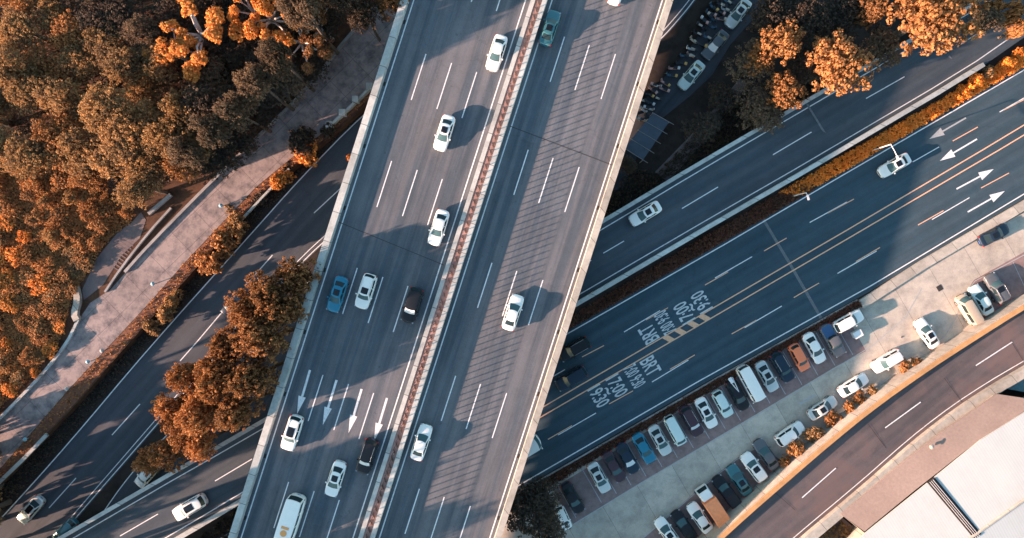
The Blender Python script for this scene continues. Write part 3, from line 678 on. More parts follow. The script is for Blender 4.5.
def vehicle_proto(kind, colour, opts):
    key = (kind, colour, opts)
    if key in _cache: return _cache[key], False
    T = TYPES[kind]; L, Wd, H = T['L'], T['W'], T['H']; pm_ = paint(colour)
    nm = {'sedan': 'sedan_car', 'suv': 'suv_car', 'hatch': 'hatchback_car', 'mpv': 'passenger_van', 'minibus': 'minibus', 'pickup': 'pickup_truck'}[kind]
    root = thing(nm, '', ''); root.pop('label', None) if 'label' in root.keys() else None
    def mk(tagk, fn):
        k = (kind, tagk)
        if k not in _cache: _cache[k] = fn()
        return _cache[k]
    bk = (kind, 'body', colour)
    if bk not in _cache: _cache[bk] = body_mesh(T, pm_)
    mobj('body', _cache[bk], None, root)
    B, Tt, wb, wr, zb, zr = cab_pts(T)
    gl = M['pale_glass'] if 'shade' in opts else M['wind_glass']
    def ws():
        mb = MB(); patch(mb, B['fr'], B['fl'], Tt['fl'], Tt['fr'], 8, 3, (.14, 0, 0), .05, .95, .04, .96, .012); return mb.me('windshield', None, True)
    def rw():
        mb = MB(); patch(mb, B['rl'], B['rr'], Tt['rr'], Tt['rl'], 8, 3, (-.12, 0, 0), .08, .92, .10, .90, .012); return mb.me('rear_window', None, True)
    def sw(side, u0, u1):
        def fn():
            mb = MB()
            if side > 0: patch(mb, B['fl'], B['rl'], Tt['rl'], Tt['fl'], 6, 2, (0, .07, 0), u0, u1, .12, .90, .012)
            else: patch(mb, B['rr'], B['fr'], Tt['fr'], Tt['rr'], 6, 2, (0, -.07, 0), 1 - u1, 1 - u0, .12, .90, .012)
            return mb.me('side_window', None, True)
        return fn
    def glassobj(name, key2, fn, mat):
        k = (kind, key2, mat.name)
        if k not in _cache:
            me = fn(); me.materials.append(mat)
            _cache[k] = me
        return mobj(name, _cache[k], None, root)
    glassobj('windshield', 'ws', ws, gl); glassobj('rear_window', 'rw', rw, M['glass'])
    ranges = [(.10, .46), (.50, .90)] if kind != 'minibus' else [(.03, .2), (.23, .46), (.49, .72), (.75, .97)]
    if kind == 'pickup': ranges = [(.15, .85)]
    for sd in (1, -1):
        for r_ in ranges: glassobj('side_window', 'sw%d%s' % (sd, r_), sw(sd, *r_), M['glass'])
    if 'sunroof' in opts or 'pano' in opts:
        def sr():
            xa = Tt['fl'][0] - .12; xb = xa - (1.25 if 'pano' in opts else .78); y = wr * .62
            mb = MB(); v = []
            for i in range(5):
                for j in range(5):
                    u = i / 4; t = j / 4; yy = -y + 2 * y * u; x = xa + (xb - xa) * t + .05 * 4 * u * (1 - u) * (1 - t)
                    v.append((x, yy, zr + .068 + .012 * (4 * u * (1 - u)) - (.025 if j == 0 else 0)))
            f = [(i * 5 + j, i * 5 + j + 1, i * 5 + j + 6, i * 5 + j + 5) for i in range(4) for j in range(4)]
            mb.add(v, f); return mb.me('sunroof', None, True)
        glassobj('sunroof', 'srp' if 'pano' in opts else 'sr', sr, M['sun_glass'])
    if 'rails' in opts:
        def rrl():
            mb = MB(); return mb.tube([(Tt['fl'][0] - .1, 0, 0), (Tt['fl'][0] - .2, 0, .07), (Tt['rl'][0] + .2, 0, .07), (Tt['rl'][0] + .1, 0, 0)], .025, 6).me('roof_rail', M['rim'], True)
        rme = mk('rail', rrl)
        for sd in (1, -1):
            q = mobj('roof_rail', rme, None, root); q.location = (0, sd * (wr * .93), zr + .02)
    # mirrors, lights, grille, wheels
    mk_ = (kind, 'mirror', colour)
    if mk_ not in _cache:
        _cache[mk_] = MB().box(-.07, .09, -.11, .11, -.06, .08).me('mirror', pm_)
    for sd in (1, -1):
        q = mobj('mirror', _cache[mk_], None, root); q.location = (T['cowl'] * L - .38 if kind != 'minibus' else .46 * L, sd * (Wd / 2 + .06), T['belt'] + .03)
    zf = prof(T['top'], .95)
    hl = mk('hl', lambda: MB().add([(0, -.19, -.07), (0, .19, -.07), (-.02, .19, .07), (-.05, -.19, .06), (-.35, -.17, -.05), (-.35, .19, -.05), (-.38, .19, .06), (-.35, -.17, .055)], [(0, 1, 2, 3), (3, 2, 6, 7), (0, 3, 7, 4), (1, 5, 6, 2), (0, 4, 5, 1), (4, 7, 6, 5)]).me('headlight', M['lamp']))
    tl = mk('tl', lambda: MB().box(0, .20, -.17, .17, -.09, .09).me('taillight', M['tail']))
    for sd in (1, -1):
        q = mobj('headlight', hl, None, root); q.location = (L / 2 * .935, sd * Wd * .345, zf - .03); q.rotation_euler = (0, 0, R(-38 * sd)); q.scale = (.55, .85, .9)
        q = mobj('taillight', tl, None, root); q.location = (-L / 2 * .965, sd * Wd * .36, prof(T['top'], -.97) - .12); q.rotation_euler = (0, 0, R(12 * sd))
    mobj('grille', mk('gr', lambda: MB().box(L / 2 - .06, L / 2 + .012, -.42, .42, .42, .58).me('grille', M['black_trim'])), None, root)
    mobj('number_plate', mk('np', lambda: MB().box(-L / 2 - .012, -L / 2 + .03, -.22, .22, .55, .68).me('number_plate', M['plate'])), None, root)
    r = .33 if H < 2 else .40
    def tyre(): return MB().tube([(0, -.11, 0), (0, -.09, 0), (0, .09, 0), (0, .11, 0)], [r * .9, r, r, r * .9], 18).me('wheel', M['tyre'], False)
    def rim(): return MB().tube([(0, -.118, 0), (0, .118, 0)], r * .62, 12).me('rim', M['rim'])
    ty, ri = mk('tyre', tyre), mk('rim', rim)
    for fx in (.30, -.29):
        for sd in (1, -1):
            q = mobj('wheel', ty, None, root); q.location = (fx * L, sd * (Wd / 2 - .10), r); mobj('rim', ri, None, q)
    if kind == 'pickup':
        bx = MB(); bx.box(-L / 2 + .12, -.15 * L, -Wd / 2 * .80, Wd / 2 * .80, 1.03, 1.075)
        bx.build('cargo_bed', simple('bed_cover_' + colour, (.03, .09, .2) if colour == 'grey' else (.03, .03, .035), .8), root)
    if 'emblem' in opts:
        e = MB(); e.tube([(0, 0, 2.68), (0, 0, 2.72)], .42, 14); e.box(-.9, -.55, -.5, .5, 2.685, 2.70); q = e.build('roof_emblem', simple('emblem_orange', (.75, .33, .10), .6), root); q.location = (1.0, 0, 0)
    _cache[key] = root
    return root, True
def vehicle(kind, colour, px, py, ang, label, cat='car', z=0.02, opts=(), group=None, scale=1.0, tilt=None):
    proto, fresh = vehicle_proto(kind, colour, tuple(opts))
    o = proto if fresh else copy_tree(proto)
    zc = z + TYPES[kind]['H'] * .75
    p = W(px, py, zc); o.location = (p.x, p.y, z + .01); o.rotation_euler = (0, 0, R(ang)); o.scale = (scale,) * 3
    if tilt: o.rotation_euler = (0, R(tilt), R(ang))
    tag(o, label, cat, group); return o
DN = ROAD_A + 180; UP = ROAD_A
G1 = 'vehicles driving on the wide overpass'
vehicle('sedan', 'white', 496.5, 52, DN, 'white sedan highest up on the left carriageway of the overpass, next to the median', z=ZM, group=G1)
vehicle('sedan', 'white', 444, 132.5, DN, 'white sedan with dark sunroof, second from the top on the overpass left carriageway', z=ZM, group=G1, opts=('sunroof',))
vehicle('sedan', 'white', 438.2, 227.5, DN, 'white sedan with plain roof hugging the overpass median just above the thin joint line', z=ZM, group=G1)
vehicle('sedan', 'blue', 336.4, 294.5, DN, 'bright blue sedan with sunroof beside the left parapet of the overpass', z=ZM, group=G1, opts=('sunroof',))
vehicle('suv', 'white', 365, 291.5, DN, 'white car with dark roof window right beside the bright blue sedan', z=ZM, group=G1, opts=('sunroof', 'rails'))
vehicle('suv', 'black', 411.5, 305.5, DN, 'black car with pale windshield right of the blue and white pair on the overpass', z=ZM, group=G1, opts=('shade',))
vehicle('suv', 'white', 290.8, 434, DN, 'white SUV with long glass roof under the leftmost painted arrow', z=ZM, group=G1, opts=('pano', 'rails'))
vehicle('sedan', 'white', 334.6, 480, DN, 'white sedan with small sunroof between the minibus and the black SUV', z=ZM, group=G1, opts=('sunroof',))
vehicle('suv', 'black', 366.3, 457.5, DN, 'black SUV with roof rails under the rightmost painted arrow', z=ZM, group=G1, opts=('rails', 'shade'))
vehicle('minibus', 'white', 287.5, 524, DN, 'white minibus with orange roof emblem at the bottom of the overpass', cat='minibus', z=ZM, group=G1, opts=('emblem',))
vehicle('sedan', 'teal', 550, 26.5, UP, 'teal sedan just right of the overpass median near the top', z=ZM, group=G1, opts=('sunroof',))
vehicle('sedan', 'white', 619, -15, UP, 'white car cut off by the top edge on the overpass', z=ZM, group=G1)
vehicle('sedan', 'white', 513, 312.5, UP, 'white sedan alone in the sunlit striped lanes of the overpass', z=ZM, group=G1)
vehicle('sedan', 'white', 421, 443, UP, 'white sedan close to the right side of the median in the lower overpass', z=ZM, group=G1)
vehicle('sedan', 'white', 645.5, 213.5, 210.5, 'white sedan with sunroof on the flyover right of the overpass', z=zmid(645), opts=('sunroof',), tilt=-3.5)
vehicle('suv', 'white', 188, 508.5, 210.3, 'white SUV with black glass roof on the flyover at the lower left', z=5.6, opts=('pano', 'rails'), scale=1.05)
vehicle('sedan', 'white', 895.8, 165, 210, 'white sedan with sunroof on the bus road beneath the lamp arm', z=.03, opts=('sunroof',), scale=1.03)
vehicle('suv', 'black', 574.5, 349.5, 209.5, 'dark SUV with roof rails in deep shade beside the overpass, upper of two', z=.03, opts=('rails',), scale=1.05)
vehicle('suv', 'navy', 571.5, 379, 209.5, 'dark navy SUV in deep shade beside the overpass, lower of two', z=.03, scale=1.05)
vehicle('minibus', 'white', 519, 453, 30, 'white van roof poking out from beneath the overpass', cat='van', z=.03)
vehicle('sedan', 'silver', 28.5, 511, 228, 'silver sedan alone on the shaded lower-left road', z=.03, opts=('pano',), scale=1.0)
vehicle('hatch', 'navy', 232, 305, 227, 'dark navy hatchback half hidden by the row of rusty trees', z=.03, opts=('pano',))
vehicle('hatch', 'teal', 63, 532, 226, 'teal car emerging beneath the flyover parapet at the bottom left', z=.03)
vehicle('hatch', 'white', 145, 476, 228, 'white car hidden beneath the rusty tree over the side road', z=.03)
# parking, upper row
G2 = 'cars parked in the upper row of bays'
A1 = -60
rows = [('sedan', 'black', 573, 499, 'black sedan at the dark lower-left end of the upper parked row', ()),
 ('sedan', 'silver', 599.5, 478.5, 'silver sedan with black sunroof beside the empty bay', ('sunroof',)),
 ('sedan', 'maroon', 614.5, 467.5, 'dark maroon-black sedan right of the silver one by the empty bay', ()),
 ('sedan', 'navy', 628, 459, 'navy sedan with pale windshield between dark maroon and blue cars', ('shade',)),
 ('sedan', 'blue', 644.5, 449, 'blue sedan in the upper parked row', ()),
 ('sedan', 'silver', 660.5, 441, 'silver sedan with sunroof between the blue car and the pale mint van', ('sunroof',)),
 ('mpv', 'mint', 676, 431.5, 'pale mint van with unbroken roof in the upper parked row', ()),
 ('suv', 'maroon', 692.5, 422, 'maroon SUV with white sunshade and roof rails', ('rails', 'shade')),
 ('sedan', 'white', 707, 413.5, 'white sedan with small sunroof right of the maroon SUV', ('sunroof',)),
 ('hatch', 'mint', 723.5, 404.5, 'pale mint hatchback left of the black car with white poles', ()),
 ('sedan', 'black', 738.7, 395.5, 'black sedan carrying white poles on its roof', ()),
 ('minibus', 'white', 753, 385, 'long white van with flat roof in the upper parked row', ()),
 ('sedan', 'silver', 768, 377, 'silver sedan with sunroof between white van and navy SUV', ('sunroof',)),
 ('suv', 'navy', 783.7, 367.5, 'navy SUV with roof rails left of the orange car', ('rails',)),
 ('hatch', 'orange', 800.5, 358, 'bright orange hatchback in the upper parked row', ()),
 ('sedan', 'white', 815.5, 348.5, 'white sedan right of the bright orange hatchback', ()),
 ('pickup', 'grey', 834.5, 341, 'grey pickup with blue bed cover at the right end of the upper row', ())]
for k_, c_, x_, y_, lb, op_ in rows:
    vehicle(k_, c_, x_, y_, A1 + random.uniform(-2, 2), lb, {'pickup': 'pickup', 'minibus': 'van', 'mpv': 'van'}.get(k_, 'car'), .03, op_, G2, scale=.82 if k_ == 'minibus' else 1.02)
vehicle('suv', 'white', 850, 321.5, 29, 'white SUV parked lengthways at the end of the brown hedge', z=.03)
vehicle('hatch', 'white', 563.5, 519, -66, 'small white car poking out beside the dark tree at the bottom', z=.03, scale=.9)
vehicle('hatch', 'mint', 545, 537, -62, 'pale car mostly hidden under the dark tree at the bottom edge', z=.03, scale=.9)
G3 = 'cars parked in the lower row of bays'
A2 = 180 - 55
for k_, c_, x_, y_, lb, op_ in [('sedan', 'white', 668, 533, 'white sedan with dark roof window cut by the bottom edge', ('sunroof',)),
 ('sedan', 'black', 684.6, 526.5, 'black sedan between two white cars at the bottom of the lot', ()),
 ('sedan', 'white', 700.5, 518.5, 'white sedan directly left of the orange box truck', ()),
 ('pickup', 'black', 727.5, 492.5, 'black pickup directly right of the orange box truck', ()),
 ('sedan', 'teal', 740, 480.5, 'teal sedan in the lower parked row', ('sunroof',)),
 ('suv', 'white', 755, 468, 'white SUV with black sunroof between teal and grey cars', ('sunroof',)),
 ('sedan', 'grey', 767, 455, 'dark grey sedan at the upper right end of the lower row', ())]:
    vehicle(k_, c_, x_, y_, A2 + random.uniform(-2, 2), lb, 'pickup' if k_ == 'pickup' else 'car', .03, op_, G3, scale=1.03)
G4 = 'cars parked in line along the shrubs'
vehicle('suv', 'white', 791.5, 434.5, 34, 'white SUV parked above the round orange bushes', z=.03, group=G4)
vehicle('sedan', 'silver', 824, 408.5, 33, 'silver sedan with sunroof, middle of the line along the shrubs', z=.03, opts=('sunroof',), group=G4)
vehicle('sedan', 'white', 855, 385.5, 31, 'plain-roofed white sedan between the silver sedan and the white SUV with rails', z=.03, group=G4)
vehicle('suv', 'white', 889, 361.5, 211, 'white SUV with roof rails parked at the top end of the shrub line', z=.03, opts=('rails',), group=G4)
vehicle('sedan', 'white', 928.5, 333.5, 123, 'white sedan with sunroof parked nose-out in the sunlit lot', z=.03, opts=('sunroof',))
vehicle('mpv', 'beige', 971, 309.5, 121, 'beige van with dusty roof against the ramp parapet', cat='van', z=.03)
vehicle('sedan', 'mint', 983, 300, 120, 'pale mint sedan between the beige van and the dark grey car', z=.03)
vehicle('suv', 'grey', 999, 288.5, 119, 'dark grey SUV with sunroof by the empty right bay', z=.03, opts=('sunroof', 'rails'))
vehicle('sedan', 'navy', 996, 234.5, 28, 'dark navy sedan parked along the cream boundary wall', z=.03, opts=('sunroof',))
vehicle('sedan', 'mint', 692, 74.5, 230, 'pale mint sedan with sunroof beside the dense row of scooters', z=.02, opts=('sunroof',))
vehicle('sedan', 'grey', 716, 44, 230, 'dark grey car in the shade between two pale cars by the scooters', z=.02, opts=('shade',))
vehicle('sedan', 'silver', 739, 12.5, 232, 'silver car with dark sunroof at the top edge beside the scooters', z=.02, opts=('sunroof',))
# white poles on the black sedan
pl = thing('pole_bundle', 'two white poles lying over the black car in the upper parked row', 'pole'); c = W(733, 385, 1.5)
for dx, dy, a in ((0, 0, -50), (.35, .15, -66)):
    d = Vector((math.cos(R(a)), math.sin(R(a)), 0)); MB().tube([c + Vector((dx, dy, .05)) - d * 1.1, c + Vector((dx, dy, 0)) + d * 1.4], .06, 6).build('pole', M['white_metal'], pl)
MB().box(-.25, .25, -.45, .45, -.04, .04, Matrix.Translation(c + Vector((-.3, .7, .12))) @ Matrix.Rotation(R(30), 4, 'Z')).build('panel', M['white_metal'], pl)
# box truck
tr = thing('box_truck', 'box truck with white cab and orange covered cargo box in the lower row', 'truck', W(711, 503.5, 1), R(A2 - 1)); tr.location.z = .03
om = simple('orange_tarp', (.94, .30, .12), .7, var=.12, vs_=2)
b_ = MB(); b_.box(-3.1, 1.0, -1.05, 1.05, .75, 2.45); ob = b_.build('cargo_box', om, tr); bvm = ob.modifiers.new('b', 'BEVEL'); bvm.width = .06; bvm.segments = 2
fr_ = MB(); fr_.box(-3.05, 2.6, -.45, .45, .45, .70); fr_.build('chassis', M['black_trim'], tr)
cb = MB(); cb.add([(1.12, -.95, .5), (2.9, -.95, .5), (2.9, .95, .5), (1.12, .95, .5), (1.12, -.95, 1.25), (2.95, -.95, 1.25), (2.95, .95, 1.25), (1.12, .95, 1.25), (1.15, -.82, 2.1), (2.55, -.82, 2.1), (2.55, .82, 2.1), (1.15, .82, 2.1)],
 [(0, 3, 2, 1), (0, 1, 5, 4), (1, 2, 6, 5), (2, 3, 7, 6), (3, 0, 4, 7), (4, 5, 9, 8), (5, 6, 10, 9), (6, 7, 11, 10), (7, 4, 8, 11), (8, 9, 10, 11)])
oc = cb.build('cab', paint('white'), tr); bvm = oc.modifiers.new('b', 'BEVEL'); bvm.width = .07; bvm.segments = 2
g_ = MB(); patch(g_, (2.95, -.95, 1.25), (2.95, .95, 1.25), (2.55, .82, 2.1), (2.55, -.82, 2.1), 2, 2, (0, 0, 0), .08, .92, .1, .9, .015); g_.build('windshield', M['glass'], oc)
for sd in (1, -1):
    MB().box(2.75, 2.85, sd * 1.08 - .1, sd * 1.08 + .1, 1.2, 1.65).build('mirror', M['black_trim'], tr)
    for fx in (2.2, -1.7):
        q = MB().tube([(0, -.13, 0), (0, .13, 0)], .4, 16).build('wheel', M['tyre'], tr); q.location = (fx, sd * .85, .4); z_ = MB().tube([(0, -.14, 0), (0, .14, 0)], .22, 10).build('rim', M['rim'], q)
# small white box by the lengthways SUV
wb_ = thing('utility_box', 'small white box standing beside the lengthways white SUV', 'box', W(857, 334, .6), R(28)); wb_.location.z = .02
ob = MB().box(-.6, .6, -.45, .45, .08, .95).build('cabinet', M['white_metal'], wb_); MB().box(-.65, .65, -.5, .5, .95, 1.0).build('lid', M['white_metal'], wb_); MB().box(-.62, .62, -.47, .47, 0, .08).build('plinth', M['conc_d'], wb_)
mh = thing('manhole_cover', 'dark square drain cover in the sunlit part of the lot', 'manhole', W(939.8, 288, .03), R(30))
MB().box(-.42, .42, -.42, .42, -.005, .012).build('frame', M['dark_metal'], mh)
gm = MB()
for i in range(6): gm.box(-.34, .34, -.34 + i * .12, -.27 + i * .12, .013, .022)
gm.build('grate', M['joint'], mh)
tag(MB().tube([W(901.5, 337, .02), W(901.5, 337, .035)], .16, 10).build('manhole_cover', M['dark_metal']), 'tiny round cover in the lot left of the nose-out white sedan', 'manhole')
# ================================================================== LAMPS, SCOOTERS, SHED
def lamp_post(base, h, arm, label):
    b0 = W(*base, 0); t = thing('street_lamp', label, 'street lamp', b0, 0, 'lamps in the median hedge')
    MB().tube([(0, 0, 0), (0, 0, .25)], .16, 8).build('base', M['grey_metal'], t)
    MB().tube([(0, 0, .25), (0, 0, h)], [.085, .06], 8).build('pole', M['white_metal'], t)
    a = Vector(arm); MB().tube([(0, 0, h - .05), (a.x * .5, a.y * .5, h + .12), (a.x, a.y, h + .15)], .05, 6).build('arm', M['white_metal'], t)
    d = a.normalized(); m_ = Matrix.Translation((a.x, a.y, h + .12)) @ Matrix.Rotation(math.atan2(d.y, d.x), 4, 'Z')
    MB().box(-.35, .4, -.14, .14, -.05, .06, m_).build('lamp_head', M['white_metal'], t)
lamp_post((872, 150.5), 5.0, (.9, -1.95), 'white lamp post whose arm reaches over the white sedan on the bus road')
lamp_post((793, 196), 4.5, (.2, -.7), 'short-armed white lamp post at the orange end of the median hedge')
for px, py, lb in ((223, 206, 'pale blue domed path light beside the shaded path near the golden bushes'), (155.5, 283.7, 'pale blue domed path light in the sunlit middle of the path edge'), (91, 361, 'pale blue domed path light at the lower sunlit path edge'), (28.7, 438, 'pale blue domed path light nearest the lower left corner'), (70, 388, 'white domed path light on the red strip edge'), (105, 350, 'small grey domed light in the reddish strip')):
    t = thing('path_light', lb, 'lamp', W(px, py, ZP), 0, 'lights along the path'); t.location.z = ZP
    MB().tube([(0, 0, 0), (0, 0, .75)], .07, 8).build('post', M['grey_metal'], t)
    cm_ = simple('dome_blue', (.22, .42, .48), .5) if 'blue' in lb else M['conc']
    MB().tube([(0, 0, .72), (0, 0, .8), (0, 0, .93), (0, 0, 1.0)], [.30, .30, .2, .04], 12).build('dome', cm_, t)
# alley with parked scooters
poly('alley', [(590, 190), (610, 145), (640, 105), (690, 48), (735, -20), (790, -60), (770, 0), (730, 45), (712, 75), (690, 96), (660, 120), (640, 150), (622, 190)], .018, road_mat('asphalt_alley', (.045, .052, .065), (.06, .066, .078), 50))
poly('dirt_path', [(655, 172), (688, 138), (722, 100), (740, 78), (748, 84), (730, 108), (700, 146), (668, 182)], .018, M['path'])
def scooter_proto():
    s = thing('motor_scooter', '', '')
    bd_ = MB(); bd_.add([(-.75, -.12, .45), (-.75, .12, .45), (-.1, .16, .35), (-.1, -.16, .35), (-.7, -.15, .72), (-.7, .15, .72), (-.1, .15, .68), (-.1, -.15, .68)], [(0, 1, 2, 3), (4, 7, 6, 5), (0, 4, 5, 1), (1, 5, 6, 2), (2, 6, 7, 3), (3, 7, 4, 0)])
    bd_.box(-.1, .4, -.15, .15, .28, .34); bd_.add([(.35, -.2, .3), (.35, .2, .3), (.55, .16, .95), (.55, -.16, .95), (.45, -.2, .3), (.45, .2, .3), (.66, .14, .92), (.66, -.14, .92)], [(0, 1, 2, 3), (4, 7, 6, 5), (0, 4, 5, 1), (1, 5, 6, 2), (2, 6, 7, 3), (3, 7, 4, 0)])
    return s, bd_.me('body')
sp_body = scooter_proto(); bpy.data.objects.remove(sp_body[0]); sp_me = sp_body[1]
seat_me = MB().box(-.72, -.08, -.14, .14, .73, .82).me('seat'); bar_me = MB().tube([(.45, -.34, 1.02), (.55, 0, .98), (.45, .34, 1.02)], .025, 6).me('handlebar', M['black_trim'])
whl_me = MB().tube([(0, -.05, 0), (0, .05, 0)], .24, 12).me('wheel', M['tyre']); box_me = MB().box(-1.05, -.70, -.19, .19, .78, 1.12).me('rear_box')
SC = {n: simple('scooter_' + n, c, .4) for n, c in dict(white=(.6, .6, .6), orange=(.6, .24, .09), pink=(.6, .34, .29), blue=(.05, .12, .18), black=(.02, .02, .024), cream=(.5, .42, .33), yellow=(.65, .38, .1)).items()}
_sc = {}
def scooter(px, py, ang, cn, bn, n):
    k = (cn, bn)
    lb = '%s scooter with %s rear box, %s' % (cn, bn, n)
    if k not in _sc:
        s = thing('motor_scooter', lb, 'scooter'); _sc[k] = s
        for nm, me, mt in (('body', sp_me, SC[cn]), ('seat', seat_me, SC['black'] if bn != 'black' else SC['cream']), ('rear_box', box_me, SC[bn])):
            q = mobj(nm, me.copy(), mt, s)
        mobj('handlebar', bar_me, None, s)
        for x in (.6, -.6): q = mobj('wheel', whl_me, None, s); q.location = (x, 0, .24)
    else: s = copy_tree(_sc[k])
    s.location = W(px, py, .02); s.rotation_euler = (0, 0, R(ang)); tag(s, lb, 'scooter', 'scooters parked in the shaded alley')
rs = random.Random(11); pts = []
ALLEY = [(612, 150), (640, 108), (672, 72), (700, 40), (722, 5), (727, -3), (752, -3), (738, 0), (705, 48), (690, 62), (668, 92), (655, 100), (640, 112), (622, 150)]
ALLEY = [(634, 118), (640, 100), (668, 72), (692, 40), (716, 0), (734, -4), (725, 14), (712, 32), (690, 55), (673, 76), (652, 104), (644, 122)]
tries = 0
while len(pts) < 62 and tries < 8000:
    tries += 1; q = (rs.uniform(630, 740), rs.uniform(-3, 124))
    if inside(q, ALLEY) and all((q[0] - a) ** 2 + (q[1] - b) ** 2 > 36 for a, b in pts): pts.append(q)
pts.sort(key=lambda q: q[1])
_W = ['first', 'second', 'third', 'fourth', 'fifth', 'sixth', 'seventh', 'eighth', 'ninth', 'tenth', 'eleventh', 'twelfth', 'thirteenth', 'fourteenth', 'fifteenth', 'sixteenth', 'seventeenth', 'eighteenth', 'nineteenth', 'twentieth', 'twenty-first', 'twenty-second']
_Z = [(-99, 16, 'beside the silver car at the alley top'), (16, 38, 'between the silver and grey cars'), (38, 60, 'beside the dark grey car'), (60, 85, 'beside the pale mint sedan'), (85, 999, 'near the shelter end of the alley')]
_n = {}
def sc_name(q):
    for lo, hi, nm in _Z:
        if lo <= q[1] < hi: _n[nm] = _n.get(nm, 0) + 1; return _W[_n[nm] - 1] + ' ' + nm
for q in pts: scooter(q[0], q[1], rs.choice((-35, 145, -20, 160)) + rs.uniform(-15, 15), rs.choice(['white', 'orange', 'pink', 'blue', 'black', 'black', 'cream', 'white']), rs.choice(['white', 'yellow', 'black', 'pink', 'cream', 'black']), sc_name(q))
# blue roofed shelter
sh = thing('shelter', 'low shelter with dusty blue four-panel roof beside the overpass', 'shelter')
c = [W(616, 142, 2.6), W(655, 113, 2.6), W(672, 128, 2.6), W(640, 160, 2.6)]
c = [W(624, 148, 2.6), W(653, 113, 2.6), W(669, 122, 2.6), W(643, 160, 2.6)]
bm_ = simple('dusty_blue_roof', (.055, .075, .10), .6, var=.2, vs_=1)
for i in range(4):
    a, b = i / 4 + .006, (i + 1) / 4 - .006
    q = [c[0].lerp(c[1], a), c[0].lerp(c[1], b), c[3].lerp(c[2], b), c[3].lerp(c[2], a)]
    MB().add(q + [p - Vector((0, 0, .08)) for p in q], [(3, 2, 1, 0), (4, 5, 6, 7), (0, 1, 5, 4), (1, 2, 6, 5), (2, 3, 7, 6), (3, 0, 4, 7)]).build('roof_panel', bm_, sh)
for i in range(5):
    a, b = c[0].lerp(c[1], i / 4), c[3].lerp(c[2], i / 4); d = (b - a).normalized() * .8; e = Vector((0, 0, .05)); MB().tube([a - d * .2 + e, b + d + e], .035, 6).build('beam', M['conc_d'], sh)
for p in c: MB().tube([(p.x, p.y, 0), (p.x, p.y, 2.5)], .07, 6).build('post', M['grey_metal'], sh)
# ================================================================== VEGETATION
rng = np.random.default_rng(5)
def leaves_mesh(name, centers, radii, per, size, mat, up_bias=.35):
    """centers (n,3) of clumps with radii; `per` leaf quads on each clump"""
    centers = np.asarray(centers, float); n = len(centers) * per
    c = np.repeat(centers, per, 0); r = np.repeat(np.asarray(radii, float), per)
    d = rng.normal(size=(n, 3)); d /= np.linalg.norm(d, axis=1)[:, None]
    pos = c + d * (r * rng.uniform(.55, 1.0, n))[:, None]
    nn = d + rng.normal(size=(n, 3)) * .45; nn[:, 2] += up_bias; nn /= np.linalg.norm(nn, axis=1)[:, None]
    a = np.cross(nn, rng.normal(size=(n, 3))); a /= np.linalg.norm(a, axis=1)[:, None]; b = np.cross(nn, a)
    s = size * rng.uniform(.6, 1.25, n)[:, None]; a *= s * .5; b *= s * .36
    v = np.stack([pos - a, pos - b + nn * s * .06, pos + a, pos + b + nn * s * .06], 1).reshape(-1, 3)
    me = bpy.data.meshes.new(name); me.vertices.add(n * 4); me.vertices.foreach_set('co', v.ravel())
    me.loops.add(n * 4); me.loops.foreach_set('vertex_index', np.arange(n * 4, dtype=np.int32))
    me.polygons.add(n); me.polygons.foreach_set('loop_start', np.arange(0, n * 4, 4, dtype=np.int32)); me.update(calc_edges=True)
    me.materials.append(mat); return me
def crown_clumps(Rc, Hc, nl, nclump, seed, cr=(.32, .55), lobe=(.38, .58)):
    g = np.random.default_rng(seed); cs = []; rr = []
    lobes = []
    for i in range(nl):
        a = g.uniform(0, 2 * math.pi); rad = Rc * math.sqrt(g.uniform(0, 1)) * (.66 if lobe[1] > .3 else .92); lr = Rc * g.uniform(*lobe)
        zz = Hc * (1 - .75 * (rad / Rc) ** 2) * g.uniform(.55, .85); lobes.append((math.cos(a) * rad, math.sin(a) * rad, zz, lr))
    tot = sum(l[3] ** 2 for l in lobes)
    for lx, ly, lz, lr in lobes:
        k = max(8, int(nclump * lr * lr / tot)); d = g.normal(size=(k, 3)); d /= np.linalg.norm(d, axis=1)[:, None]; d[:, 2] = np.where(d[:, 2] < -.35, -d[:, 2], d[:, 2])
        q = np.array([lx, ly, lz]) + d * lr * np.array([1, 1, .72]) * g.uniform(.62, 1.12, (k, 1)); cs.append(q); rr.append(g.uniform(*cr, k))
    return np.concatenate(cs), np.concatenate(rr), lobes
def trunk_mesh(Rc, Hc, th, lobes, seed, mat, limbs=7):
    g = random.Random(seed); mb = MB(); tr_ = .07 * Rc + .06; fork = Vector((g.uniform(-.2, .2), g.uniform(-.2, .2), th))
    mb.tube([(0, 0, 0), (g.uniform(-.1, .1), g.uniform(-.1, .1), th * .5), fork], [tr_ * 1.35, tr_, tr_ * .8], 8)
    for lx, ly, lz, lr in lobes[:limbs]:
        e = Vector((lx, ly, th + lz)); m1 = fork.lerp(e, .5) + Vector((g.uniform(-.3, .3), g.uniform(-.3, .3), g.uniform(-.2, .3)))
        mb.tube([fork, m1, e], [tr_ * .55, tr_ * .33, .03], 6)
        for _ in range(3):
            d = Vector((g.uniform(-1, 1), g.uniform(-1, 1), g.uniform(-.1, 1))).normalized() * lr * .9; mb.tube([m1.lerp(e, g.uniform(.2, .9)), e + d], [tr_ * .2, .02], 5)
    return mb.me('trunk', mat, True)
_tree = {}
